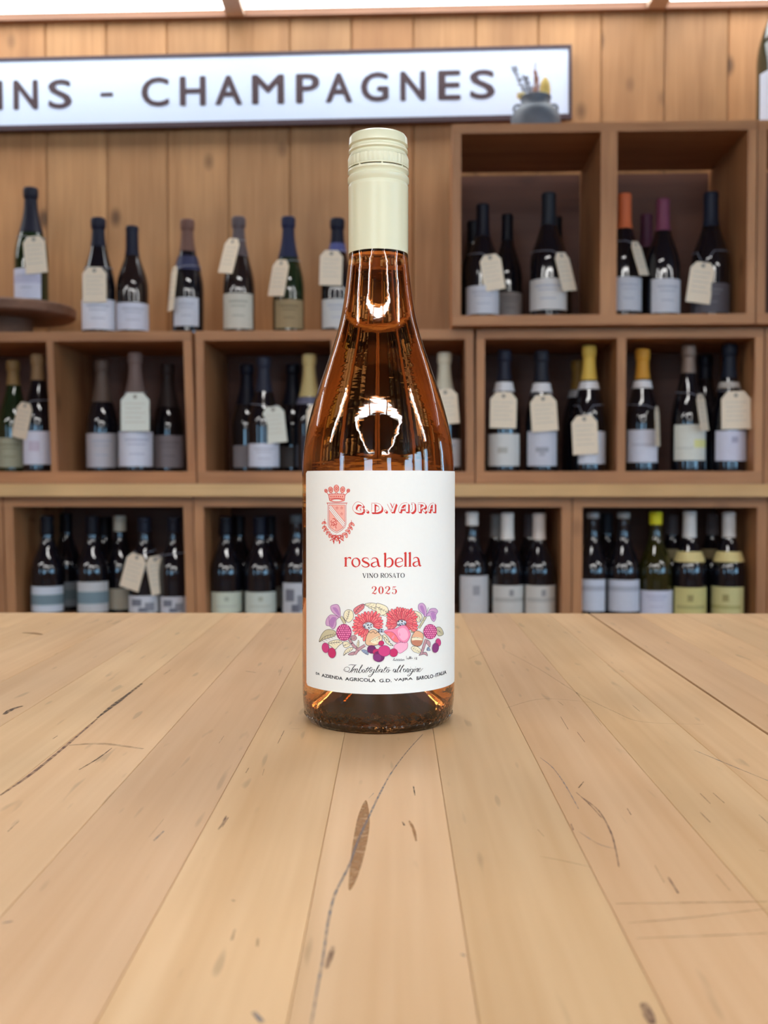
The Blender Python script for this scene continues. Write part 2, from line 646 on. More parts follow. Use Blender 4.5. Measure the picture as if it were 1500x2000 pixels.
def mark(name, T, pts, w, kind):
    """worn line across the table; pts in picture coordinates of a crop, w in metres"""
    g = [ptab(*T(x, y)) for x, y in pts]
    sp = [Vector(p) for p in spline([tuple(p) for p in g], 6)]
    n = len(sp)
    MARKN[0] += 1
    z = TABLE + 0.00004 + 0.000003 * MARKN[0]
    vs = []
    for i, p in enumerate(sp):
        t = (sp[min(i + 1, n - 1)] - sp[max(i - 1, 0)])
        t.z = 0
        t.normalize()
        nn = Vector((-t.y, t.x, 0))
        f = i / (n - 1)
        ww = w * (0.35 + 0.65 * math.sin(PI * (0.08 + 0.84 * f))) * random.uniform(0.8, 1.15) / 2
        vs += [(p.x + nn.x * ww, p.y + nn.y * ww, z), (p.x - nn.x * ww, p.y - nn.y * ww, z)]
    q = MB()
    q.quadidx(vs, [(2 * i + 1, 2 * i + 3, 2 * i + 2, 2 * i) for i in range(n - 1)])
    q.build(name, WEAR[kind], table)


def blot(name, T, pts, kind):
    g = spline([tuple(ptab(*T(x, y))) for x, y in pts], 5, True)
    MARKN[0] += 1
    z = TABLE + 0.00004 + 0.000003 * MARKN[0]
    q = MB()
    q.face([(p[0], p[1], z) for p in g])
    o = q.build(name, WEAR[kind], table)
    bm = bmesh.new(); bm.from_mesh(o.data)
    if bm.faces[:] and bm.faces[:][0].normal.z < 0:
        bmesh.ops.reverse_faces(bm, faces=bm.faces)
    bm.to_mesh(o.data); bm.free()


blot('stain', I0, [(715, 1563), (722, 1600), (718, 1640), (706, 1690), (692, 1727), (681, 1737), (684, 1690), (690, 1640), (700, 1592)], 'brown')
mark('scratch', I0, [(826, 1434), (795, 1468), (764, 1510), (741, 1552), (722, 1592), (700, 1640), (682, 1690), (655, 1745), (641, 1800), (631, 1870), (621, 1925), (606, 2010)], 0.0009, 'grey')
for T, pts, w, k in (
        (A6, [(470, 180), (600, 250), (760, 350), (900, 420), (1010, 460), (1250, 470)], 0.0006, 'faint'),
        (A6, [(610, 600), (660, 640), (710, 710), (760, 800)], 0.0005, 'grey'),
        (A6, [(480, 405), (620, 370), (820, 385)], 0.0007, 'faint'),
        (A6, [(1210, 570), (1330, 620), (1500, 690)], 0.0007, 'grey'),
        (A6, [(330, 215), (395, 185)], 0.0007, 'faint'),
        (A6, [(690, 440), (720, 490)], 0.0006, 'maroon'), (A6, [(755, 500), (785, 540)], 0.0006, 'maroon'),
        (A6, [(680, 380), (700, 395)], 0.0006, 'maroon'), (A6, [(750, 345), (765, 360)], 0.0008, 'dark'),
        (A6, [(760, 718), (780, 694)], 0.0009, 'dark'), (A6, [(750, 735), (800, 780), (850, 835)], 0.0005, 'maroon'),
        (A6, [(115, 712), (121, 748)], 0.0011, 'dark'), (A6, [(1235, 740), (1275, 780)], 0.0006, 'maroon'),
        (A6, [(1285, 738), (1330, 778)], 0.0005, 'maroon'), (A6, [(970, 395), (1000, 420)], 0.0005, 'maroon'),
        (A6, [(810, 420), (850, 475)], 0.0006, 'faint'),
        (A5, [(380, 445), (430, 405), (490, 360), (555, 310)], 0.0024, 'dark'),
        (A5, [(0, 748), (120, 665), (250, 560), (380, 448)], 0.0016, 'maroon'),
        (A5, [(308, 648), (380, 605), (437, 563)], 0.0008, 'dark'),
        (A5, [(15, 432), (45, 412), (88, 398)], 0.003, 'dark'), (A5, [(88, 112), (130, 114), (165, 120)], 0.006, 'brown'),
        (A5, [(960, 262), (1000, 268)], 0.004, 'faint'), (A5, [(960, 660), (972, 640)], 0.0008, 'maroon'),
        (A5, [(1085, 545), (1110, 495)], 0.0006, 'maroon'), (A5, [(1135, 487), (1170, 488)], 0.0005, 'grey'),
        (A5, [(1090, 280), (1105, 242)], 0.0008, 'faint'), (A5, [(640, 275), (665, 258)], 0.0016, 'faint'),
        (A5, [(270, 552), (400, 546), (560, 566)], 0.003, 'faint'), (A5, [(1025, 670), (1032, 645)], 0.0006, 'faint'),
        (A5, [(205, 528), (225, 515)], 0.0008, 'maroon'), (A5, [(855, 545), (875, 515)], 0.0006, 'faint'),
        (A7, [(884, 68), (870, 98), (852, 122)], 0.0009, 'maroon'), (A7, [(892, 74), (868, 112)], 0.0006, 'maroon'),
        (A7, [(600, 166), (640, 128)], 0.001, 'grey'), (A7, [(582, 152), (640, 80)], 0.0004, 'faint'),
        (A7, [(30, 130), (75, 88)], 0.0006, 'maroon'), (A7, [(1302, 578), (1290, 620), (1275, 665)], 0.0016, 'maroon'),
        (A7, [(990, 835), (1025, 875)], 0.0026, 'grey'), (A7, [(10, 488), (50, 480)], 0.0018, 'grey'),
        (A7, [(905, 398), (918, 402)], 0.0012, 'maroon'), (A7, [(918, 512), (905, 555)], 0.0014, 'faint'),
        (A7, [(1008, 545), (1005, 580)], 0.0013, 'faint'), (A7, [(1440, 0), (1460, -20)], 0.0005, 'grey'),
        (A8, [(72, 92), (80, 106)], 0.0012, 'dark'), (A8, [(98, 88), (115, 120), (126, 168)], 0.0011, 'brown'),
        (A8, [(780, 0), (840, 50), (885, 130), (905, 200), (918, 270)], 0.0006, 'maroon'),
        (A8, [(1110, 308), (1150, 372)], 0.0012, 'maroon'), (A8, [(1058, 262), (1095, 330)], 0.0008, 'faint'),
        (A8, [(1298, 298), (1352, 362)], 0.0008, 'faint'), (A8, [(905, 412), (1200, 408), (1500, 404)], 0.0009, 'faint'),
        (A8, [(955, 488), (1200, 466), (1500, 432)], 0.0008, 'faint'), (A8, [(985, 548), (1250, 538), (1500, 528)], 0.0008, 'faint'),
        (A8, [(1015, 800), (1030, 840), (1050, 885)], 0.0028, 'maroon'), (A8, [(1465, 203), (1488, 208)], 0.0012, 'maroon'),
        (A8, [(1235, 55), (1275, 95)], 0.0007, 'maroon'), (A8, [(950, 40), (965, 65)], 0.0007, 'maroon'),
        (A8, [(600, 122), (625, 150)], 0.0006, 'faint'), (A8, [(760, 130), (840, 180), (915, 200)], 0.0004, 'grey'),
        (A8, [(610, 228), (700, 245), (810, 270)], 0.0005, 'faint'), (A8, [(730, 100), (740, 125)], 0.0009, 'maroon'),
        (A8, [(1465, 65), (1500, 98)], 0.0006, 'maroon'), (A8, [(300, 610), (318, 618)], 0.0014, 'grey')):
    mark('scratch', T, pts, w, k)

# ------------------------------------------------------------------ the rosé bottle
R = 0.0395
DB = 0.547                     # distance of the bottle's axis
BX = (739 - 750) / F * DB
bottle = tag(empty('rose_wine_bottle', (BX, DB, TABLE)),
             'clear rosé wine bottle with cream screw cap and white floral label on the maple table', 'bottle')


def zsil(y):                   # height over the table of a silhouette point
    r = ray(739, y)
    t = DB / r.y
    return ZC + r.z * t - TABLE


PXM = R / 149.0
sil = [(490, 57), (510, 58), (530, 60), (560, 63.5), (600, 69), (640, 77.5), (680, 89.5), (720, 103.5), (760, 117), (800, 129),
       (840, 139), (880, 145.8), (920, 148.6), (960, 149)]
outer = [(w * PXM, zsil(y)) for y, w in sil]
outer = spline(outer[::-1], 4)[::-1]
ZN = zsil(490)
body_low = [(0.88 * R, 0.0008), (0.93 * R, 0.0012), (0.965 * R, 0.004), (0.99 * R, 0.009), (R, 0.016), (R, 0.03), (R, 0.06), (R, 0.09)]
neck_up = [(57 * PXM, ZN + 0.02), (0.0125, ZN + 0.048), (0.0125, ZN + 0.055)]
punt = [(0.0005, 0.030), (0.004, 0.0295), (0.009, 0.0265), (0.015, 0.019), (0.021, 0.011), (0.027, 0.005), (0.031, 0.0018), (0.0335, 0.0003)]
punt = spline(punt, 3)
out_prof = punt + [(0.0345, 0.0)] + spline(body_low, 3) + outer[::-1] + neck_up
WALL = 0.0020
inner = [(0.0005, 0.0335), (0.004, 0.033), (0.0095, 0.030), (0.016, 0.022), (0.0225, 0.0135), (0.0285, 0.0068), (0.0325, 0.0046), (0.0352, 0.0056), (0.0368, 0.0095), (R - WALL, 0.018)]
inner = spline(inner, 3)
in_up = [(R - WALL, 0.05), (R - WALL, 0.09)] + [(r - WALL, z) for r, z in outer[::-1]] + [(57 * PXM - WALL, ZN + 0.02), (0.0095, ZN + 0.045), (0.0095, ZN + 0.055)]


def glassmat():
    m, nt, p = newmat('clear_glass')
    N, L = nt.nodes, nt.links
    p.inputs['Base Color'].default_value = (0.98, 0.97, 0.95, 1)
    p.inputs['Transmission Weight'].default_value = 1.0
    p.inputs['Roughness'].default_value = 0.0
    p.inputs['IOR'].default_value = 1.5
    tc = N.new('ShaderNodeTexCoord')
    mp = N.new('ShaderNodeMapping')
    mp.inputs['Scale'].default_value = (1, 1, 2.4)
    L.new(tc.outputs['Object'], mp.inputs['Vector'])
    nz = N.new('ShaderNodeTexNoise')
    nz.inputs['Scale'].default_value = 130
    nz.inputs['Detail'].default_value = 1.5
    L.new(mp.outputs[0], nz.inputs['Vector'])
    bp = N.new('ShaderNodeBump')
    bp.inputs['Strength'].default_value = 0.05
    bp.inputs['Distance'].default_value = 0.001
    L.new(nz.outputs[0], bp.inputs['Height'])
    # stippled texture moulded into the base
    vo = N.new('ShaderNodeTexVoronoi')
    vo.inputs['Scale'].default_value = 430
    L.new(tc.outputs['Object'], vo.inputs['Vector'])
    sx = N.new('ShaderNodeSeparateXYZ')
    L.new(tc.outputs['Object'], sx.inputs[0])
    mr = N.new('ShaderNodeMapRange')
    mr.inputs[1].default_value = 0.007
    mr.inputs[2].default_value = 0.014
    mr.inputs[3].default_value = 0.6
    mr.inputs[4].default_value = 0.0
    L.new(sx.outputs[2], mr.inputs[0])
    b2 = N.new('ShaderNodeBump')
    b2.inputs['Distance'].default_value = 0.0006
    L.new(mr.outputs[0], b2.inputs['Strength'])
    L.new(vo.outputs['Distance'], b2.inputs['Height'])
    L.new(bp.outputs[0], b2.inputs['Normal'])
    L.new(b2.outputs[0], p.inputs['Normal'])
    return m


def winemat():
    m, nt, p = newmat('rose_wine')
    N, L = nt.nodes, nt.links
    p.inputs['Base Color'].default_value = (0.82, 0.32, 0.08, 1)
    p.inputs['Transmission Weight'].default_value = 1.0
    p.inputs['Roughness'].default_value = 0.0
    p.inputs['IOR'].default_value = 1.34
    return m


q = MB()
q.lathe(out_prof + in_up[::-1] + inner[::-1] if False else out_prof, 96)
inn = inner + in_up
q2 = MB()
q.lathe(inn[::-1], 96)
# rim ring closing outer and inner walls, small caps on the axis
q.lathe([(0.0125, ZN + 0.055), (0.0095, ZN + 0.055)], 96)
q.lathe([(0.0005, 0.030), (0.00001, 0.030)], 96)
q.lathe([(0.0005, 0.0335), (0.00001, 0.0335)], 96)
glass = q.build('glass', glassmat(), bottle, smooth=True)
EPS = 0.0004
FILL = zsil(499)
wine_prof = [(r + (EPS if i > 6 else 0), z - EPS) for i, (r, z) in enumerate(inn) if z - EPS < FILL]
wr_top = wine_prof[-1][0]
q = MB()
q.lathe([(0.00001, wine_prof[0][1])] + wine_prof + [(wr_top, FILL), (wr_top * 0.85, FILL - 0.0008), (0.00001, FILL - 0.0012)], 96)
q.build('wine', winemat(), bottle, smooth=True)

# raised dots round the heel
q = MB()
for k in range(60):
    a = 2 * PI * k / 60
    cx_, cy_, cz_ = 0.966 * R * math.cos(a), 0.966 * R * math.sin(a), 0.0042
    r_ = 0.00075
    vs = [(cx_ + r_, cy_, cz_), (cx_, cy_ + r_, cz_), (cx_ - r_, cy_, cz_), (cx_, cy_ - r_, cz_), (cx_, cy_, cz_ + r_), (cx_, cy_, cz_ - r_)]
    q.quadidx(vs, [(0, 1, 4), (1, 2, 4), (2, 3, 4), (3, 0, 4), (1, 0, 5), (2, 1, 5), (3, 2, 5), (0, 3, 5)])
q.build('heel_knurling', glass.data.materials[0], bottle)

# screw cap
CR = 57 * PXM + 0.0003


def zfront(y, rad=CR):
    r = ray(739, y)
    t = (DB - rad) / r.y
    return ZC + r.z * t - TABLE


capmat = plain('cream_cap_lacquer', lin(222, 220, 188), 0.25, 0.5, noise=0.02, nscale=30)
ztop = zfront(248, CR * 0.86)
zk0, zk1 = zfront(312), zfront(293)
cp = [(0.0, ztop + 0.0002), (CR * 0.5, ztop + 0.0002), (CR * 0.80, ztop), (CR * 0.90, ztop - 0.0006), (CR * 0.965, ztop - 0.002),
      (CR * 0.98, zfront(266)), (CR * 0.985, zfront(268)), (CR * 0.925, zfront(271)), (CR * 0.925, zfront(274)), (CR * 0.985, zfront(277.5)),
      (CR * 0.99, zfront(281)), (CR * 0.935, zfront(284)), (CR * 0.935, zfront(287.5)), (CR * 0.995, zfront(291)), (CR * 1.0, zk1)]
q = MB()
q.lathe([(max(r, 0.00001), z) for r, z in cp[::-1]], 96)
# knurled band
n = 160
vs = []
for zz in (zk1, zk1 - 0.0006, zk0 + 0.0006, zk0):
    for k in range(n):
        a = 2 * PI * k / n
        dr = 0.00022 if (k % 4 < 2 and zz not in (zk1, zk0)) else -0.0001
        vs.append(((CR + dr) * math.cos(a), (CR + dr) * math.sin(a), zz))
q.quadidx(vs, [((i + 1) * n + k, (i + 1) * n + (k + 1) % n, i * n + (k + 1) % n, i * n + k) for i in range(3) for k in range(n)])
q.lathe([(CR * 0.96, zfront(315.3)), (CR * 1.008, zfront(314.8)), (CR * 1.008, zfront(313)), (CR, zk0)], 96)
cap = q.build('screw_cap', capmat, bottle, smooth=True)
q = MB()
sl = [(CR * 0.96, zfront(317.2)), (CR * 1.012, zfront(317.6)), (CR * 1.018, zfront(322)), (CR * 0.965, zfront(326)), (CR * 0.965, zfront(329)), (CR * 1.022, zfront(333)),
      (CR * 1.022, zfront(341)), (CR * 0.972, zfront(345)), (CR * 0.972, zfront(347)), (CR * 1.005, zfront(350)), (CR, zfront(354)), (CR, zfront(420)), (CR, zfront(485)), (CR - 0.0006, zfront(485))]
q.lathe(sl[::-1], 96)
sleeve = q.build('cap_sleeve', capmat, bottle, smooth=True)
q = MB()      # bridges over the tear slit
for k in range(8):
    a = -PI / 2 + 0.13 + k * PI / 4
    ca, sa = math.cos(a), math.sin(a)
    for_ = []
    for rr in (CR * 0.95, CR * 1.004):
        for zz in (zfront(317.6), zfront(314.6)):
            for s in (-1, 1):
                for_.append((rr * ca - s * 0.0004 * sa, rr * sa + s * 0.0004 * ca, zz))
    q.quadidx(for_, [(0, 1, 3, 2), (4, 6, 7, 5), (0, 4, 5, 1), (2, 3, 7, 6), (0, 2, 6, 4), (1, 5, 7, 3)])
q.build('bridge', capmat, bottle)
q = MB()      # dark slit seen between cap and sleeve
q.lathe([(CR * 0.958, zfront(318.5)), (CR * 0.958, zfront(313.5))], 96)
q.build('tear_slit', cm((40, 34, 26)), bottle, smooth=True)

# ---- paper label and its print, laid out flat and wrapped round the bottle
RL = R + 0.00012


def lab(px, py):
    """picture point -> (arc, height) on the label cylinder"""
    r = ray(px, py)
    ox, oy = -BX, -DB
    A = r.x * r.x + r.y * r.y
    B = ox * r.x + oy * r.y
    C = ox * ox + oy * oy - RL * RL
    disc = B * B - A * C
    t = (-B - math.sqrt(max(disc, 0))) / A
    x, y, z = ox + r.x * t, oy + r.y * t, ZC + r.z * t - TABLE
    return math.atan2(x, -y) * RL, z


def wrap(s, z, off):
    a = s / RL
    rr = RL + off
    return (rr * math.sin(a), -rr * math.cos(a), z)


class Print:
    def __init__(self):
        self.bm = bmesh.new()
        self.lay = self.bm.verts.layers.float.new('off')
        self.order = 0
        self.mats = []

    def mi(self, m):
        if m not in self.mats:
            self.mats.append(m)
        return self.mats.index(m)

    def off(self):
        self.order += 1
        return 0.00003 + 0.0000006 * self.order

    def polyraw(self, pts, m, off=None):
        o = self.off() if off is None else off
        vs = []
        for s, z in pts:
            v = self.bm.verts.new((s, z, 0))
            v[self.lay] = o
            vs.append(v)
        try:
            f = self.bm.faces.new(vs)
        except ValueError:
            return
        f.material_index = self.mi(m)

    def poly(self, T, pts, m, n=5, smooth=True):
        if smooth:
            pts = spline(pts, n, True)
        self.polyraw([lab(*T(x, y)) for x, y in pts], m)

    def stroke(self, T, pts, m, w=None, n=5, off=None):
        """pts: (x, y, w) or (x, y) with a constant w, in crop units"""
        P = [(p[0], p[1], p[2] if len(p) > 2 else w) for p in pts]
        P = spline(P, n)
        o = self.off() if off is None else off
        L_, R_ = [], []
        k = len(P)
        for i, (x, y, ww) in enumerate(P):
            a, b = P[max(i - 1, 0)], P[min(i + 1, k - 1)]
            dx, dy = b[0] - a[0], b[1] - a[1]
            l = math.hypot(dx, dy) or 1
            nx, ny = -dy / l * ww / 2, dx / l * ww / 2
            L_.append(lab(*T(x + nx, y + ny)))
            R_.append(lab(*T(x - nx, y - ny)))
        mi = self.mi(m)
        vl, vr = [], []
        for a, b in zip(L_, R_):
            v = self.bm.verts.new((a[0], a[1], 0)); v[self.lay] = o; vl.append(v)
            v = self.bm.verts.new((b[0], b[1], 0)); v[self.lay] = o; vr.append(v)
        for i in range(k - 1):
            f = self.bm.faces.new((vl[i], vl[i + 1], vr[i + 1], vr[i]))
            f.material_index = mi

    def ell(self, T, cx, cy, rx, ry, m, rot=0.0, n=16):
        cr, sr = math.cos(rot * D2R), math.sin(rot * D2R)
        pts = []
        for k in range(n):
            a = 2 * PI * k / n
            x, y = rx * math.cos(a), ry * math.sin(a)
            pts.append((cx + x * cr - y * sr, cy + x * sr + y * cr))
        self.poly(T, pts, m, smooth=False)

    def ring(self, T, cx, cy, rx, ry, m, w0, w1, rot=0.0, tilt=0.0, n=28):
        """ellipse drawn with a broad pen: w1 wide at the sides, w0 at top and bottom"""
        cr, sr = math.cos(rot * D2R), math.sin(rot * D2R)
        pts = []
        for k in range(n + 1):
            a = 2 * PI * k / n
            x, y = rx * math.cos(a), ry * math.sin(a)
            w = w0 + (w1 - w0) * abs(math.cos(a - tilt * D2R)) ** 1.4
            pts.append((cx + x * cr - y * sr, cy + x * sr + y * cr, w))
        self.stroke(T, pts, m, n=1)

    def build(self, name, parent):
        bm = self.bm
        bmesh.ops.triangulate(bm, faces=[f for f in bm.faces if len(f.verts) > 4])
        s0 = min(v.co.x for v in bm.verts)
        s1 = max(v.co.x for v in bm.verts)
        s = math.floor(s0 / 0.002) * 0.002
        while s < s1:
            bmesh.ops.bisect_plane(bm, geom=bm.verts[:] + bm.edges[:] + bm.faces[:], plane_co=(s, 0, 0), plane_no=(1, 0, 0))
            s += 0.002
        for v in bm.verts:
            off = v[self.lay]
            if off < 1e-6:
                off = max([e.other_vert(v)[self.lay] for e in v.link_edges] + [0.00003])
            v.co = Vector(wrap(v.co.x, v.co.y, off))
        for f in bm.faces:
            f.normal_update()
            cc = f.calc_center_median()
            if f.normal.x * cc.x + f.normal.y * cc.y < 0:
                f.normal_flip()
        me = bpy.data.meshes.new(name)
        bm.to_mesh(me)
        bm.free()
        for m in self.mats:
            me.materials.append(m)
        o = bpy.data.objects.new(name, me)
        col.objects.link(o)
        o.parent = parent
        return o


sL = lab(598, 1100)[0]
sR = 84 * D2R * RL
zLt = lab(742, 919)[1]
zLb = lab(742, 1356)[1]
papermat = plain('label_paper', lin(236, 236, 230), 0.75, 0.25, noise=0.015, nscale=500)


def wrapped_patch(name, s0, s1, z0, z1, rc, mat_, parent, thick=0.00010, n=64, off=0.0):
    """sheet of paper with rounded corners"""
    m = MB()
    top = []
    for k in range(n + 1):
        s = s0 + (s1 - s0) * k / n
        e = min(s - s0, s1 - s)
        cut = rc - math.sqrt(max(rc * rc - (rc - e) ** 2, 0)) if e < rc else 0
        top.append((s, z0 + cut, z1 - cut))
    vo = [wrap(s, a, off) for s, a, b in top] + [wrap(s, b, off) for s, a, b in top]
    vi = [wrap(s, a, off - thick) for s, a, b in top] + [wrap(s, b, off - thick) for s, a, b in top]
    N1 = n + 1
    fs = []
    for k in range(n):
        fs.append((k, k + 1, N1 + k + 1, N1 + k))
        o2 = 2 * N1
        fs.append((o2 + N1 + k, o2 + N1 + k + 1, o2 + k + 1, o2 + k))
        fs.append((o2 + k, o2 + k + 1, k + 1, k))
        fs.append((N1 + k, N1 + k + 1, o2 + N1 + k + 1, o2 + N1 + k))
    m.quadidx(vo + vi, fs)
    return m.build(name, mat_, parent)


label = wrapped_patch('label', sL, sR, zLb, zLt, 0.0012, papermat, bottle)
blabel = wrapped_patch('back_label', 180 * D2R * RL - 0.028, 180 * D2R * RL + 0.028, 0.060, zLt - 0.03, 0.0012, papermat, bottle)

C1 = lambda x, y: (625 + x / 6.25, 935 + y / 6.25)
C2 = lambda x, y: (610 + x / 10, 1165 + y / 10)
C3 = lambda x, y: (735 + x / 10, 1165 + y / 10)
C4 = lambda x, y: (605 + x / 5.357, 1285 + y / 5.357)
C5 = lambda x, y: (660 + x / 8.333, 1070 + y / 8.333)
inkc = lambda c: cm(c, 0.8, 0.2)
RED, PINK, BLACK, WHITE = inkc((205, 58, 52)), inkc((242, 176, 162)), inkc((38, 36, 38)), papermat

# lettering: rosa bella
P = Print()
st = lambda pts, w=None: P.stroke(C5, pts, RED, w)
st([(128, 160), (128, 230), (127, 303)], 32); st([(103, 302), (155, 302)], 9); st([(106, 172), (120, 160), (142, 154)], 14)
st([(138, 196, 8), (155, 168, 10), (180, 158, 18), (203, 164, 26), (206, 184, 12)])
P.ring(C5, 293, 238, 60, 71, RED, 11, 31, rot=-6, tilt=-14)
st([(500, 198, 6), (484, 168, 12), (448, 161, 13), (410, 176, 22), (404, 207, 28), (440, 232, 34), (486, 254, 33), (506, 284, 26), (480, 308, 17), (440, 312, 12), (404, 298, 15), (384, 272, 6)])


def letter_a(dx, dy, sx):
    f = lambda L_: [(540 + (x - 540) * sx + dx, y + dy, w) for x, y, w in L_]
    st(f([(546, 196, 6), (565, 170, 12), (604, 162, 15), (638, 184, 27), (650, 230, 33), (660, 280, 33), (674, 302, 22), (698, 296, 6)]))
    st(f([(648, 222, 6), (592, 236, 14), (552, 260, 27), (550, 290, 27), (578, 309, 18), (616, 302, 11), (654, 274, 6)]))


letter_a(0, 0, 1.0)
st([(770, 82), (770, 200), (769, 306)], 33); st([(746, 100), (772, 80)], 14); st([(758, 320), (780, 300)], 10)
st([(782, 206, 6), (815, 172, 13), (858, 170, 20), (888, 208, 32), (888, 260, 32), (862, 298, 22), (822, 312, 14), (784, 303, 8)])
st([(935, 252), (1058, 214)], 11)
st([(1056, 216, 10), (1042, 180, 20), (1002, 164, 13), (955, 182, 23), (938, 230, 31), (946, 280, 29), (986, 307, 20), (1030, 299, 13), (1060, 274, 5)])
for x in (1100, 1172):
    st([(x, 72), (x, 190), (x, 303)], 33); st([(x - 24, 92), (x + 8, 70)], 14); st([(x - 26, 303), (x + 26, 303)], 9)
letter_a(680, -8, 0.88)

P.build('name_lettering', label)
P = Print()
# small serif capitals in a unit box (x right, y down); widths as a share of the box width
SER = {
    'V': [[(0.12, 0, .2), (0.5, 1, .16)], [(0.5, 1, .1), (0.86, 0, .08)], [(-.02, .02, .06), (.3, .02, .06)], [(.7, .02, .06), (1.02, .02, .06)]],
    'I': [[(.5, 0, .5), (.5, 1, .5)], [(.05, .02, .1), (.95, .02, .1)], [(.05, .98, .1), (.95, .98, .1)]],
    'N': [[(.18, 0, .08), (.18, 1, .08)], [(.15, .02, .2), (.82, .98, .2)], [(.83, 0, .08), (.83, 1, .08)], [(0, .02, .06), (.25, .02, .06)], [(.02, .98, .06), (.34, .98, .06)], [(.68, .02, .06), (1, .02, .06)]],
    'R': [[(.2, 0, .2), (.2, 1, .2)], [(.2, .04, .08), (.55, .03, .1), (.78, .14, .2), (.76, .36, .2), (.5, .5, .1), (.22, .5, .07)], [(.48, .5, .16), (.7, .8, .2), (1.02, .98, .08)], [(0, .02, .06), (.3, .02, .06)], [(.02, .98, .06), (.4, .98, .06)]],
    'S': [[(.85, .25, .08), (.78, .08, .12), (.5, .03, .1), (.2, .12, .2), (.18, .3, .26), (.5, .48, .28), (.82, .66, .28), (.82, .86, .22), (.5, .97, .1), (.2, .9, .12), (.1, .7, .08)]],
    'A': [[(.5, 0, .1), (.86, 1, .22)], [(.5, .02, .07), (.14, 1, .07)], [(.25, .64, .06), (.7, .64, .06)], [(0, .98, .06), (.28, .98, .06)], [(.68, .98, .06), (1.04, .98, .06)]],
    'T': [[(.5, 0, .22), (.5, 1, .22)], [(.02, .04, .08), (.98, .04, .08)], [(.03, .02, .06), (.03, .22, .04)], [(.97, .02, .06), (.97, .22, .04)], [(.3, .98, .06), (.7, .98, .06)]],
    '2': [[(.14, .3, .16), (.12, .18, .2), (.25, .05, .1), (.5, .02, .09), (.8, .12, .22), (.84, .32, .3), (.58, .58, .18), (.25, .8, .08), (.04, .98, .06)],
          [(.05, .96, .1), (.28, .86, .16), (.6, .95, .22), (.86, .93, .14), (.98, .72, .05)]],
    '5': [[(.2, .06, .12), (.5, .1, .16), (.88, .02, .05)], [(.2, .04, .07), (.15, .48, .07)],
          [(.15, .48, .06), (.45, .37, .09), (.8, .47, .22), (.86, .7, .3), (.7, .93, .16), (.4, .98, .08), (.14, .9, .16), (.12, .76, .2)]],
}


def serif(ch, T, x0, x1, y0, y1, m):
    w, h = x1 - x0, y1 - y0
    if ch in 'O0':
        P.ring(T, (x0 + x1) / 2, (y0 + y1) / 2, w * (0.42 if ch == 'O' else 0.36), h * 0.47, m, w * 0.07, w * (0.2 if ch == 'O' else 0.28))
        return
    for s in SER[ch]:
        P.stroke(T, [(x0 + x * w, y0 + y * h, ww * w) for x, y, ww in s], m)


for ch, x0, x1 in (('V', 400, 468), ('I', 472, 498), ('N', 506, 576), ('O', 583, 652), ('R', 692, 756), ('O', 757, 824), ('S', 832, 877), ('A', 880, 946), ('T', 950, 1012), ('O', 1018, 1086)):
    serif(ch, C5, x0, x1, 414 - (x0 - 400) * .006, 490 - (x0 - 400) * .006, BLACK)
P.build('wine_type_lettering', label)
P = Print()
for ch, x0, x1 in (('2', 550, 630), ('0', 658, 744), ('2', 768, 850), ('5', 880, 958)):
    serif(ch, C5, x0, x1, 626, 752, RED)
P.build('vintage_lettering', label)
P = Print()
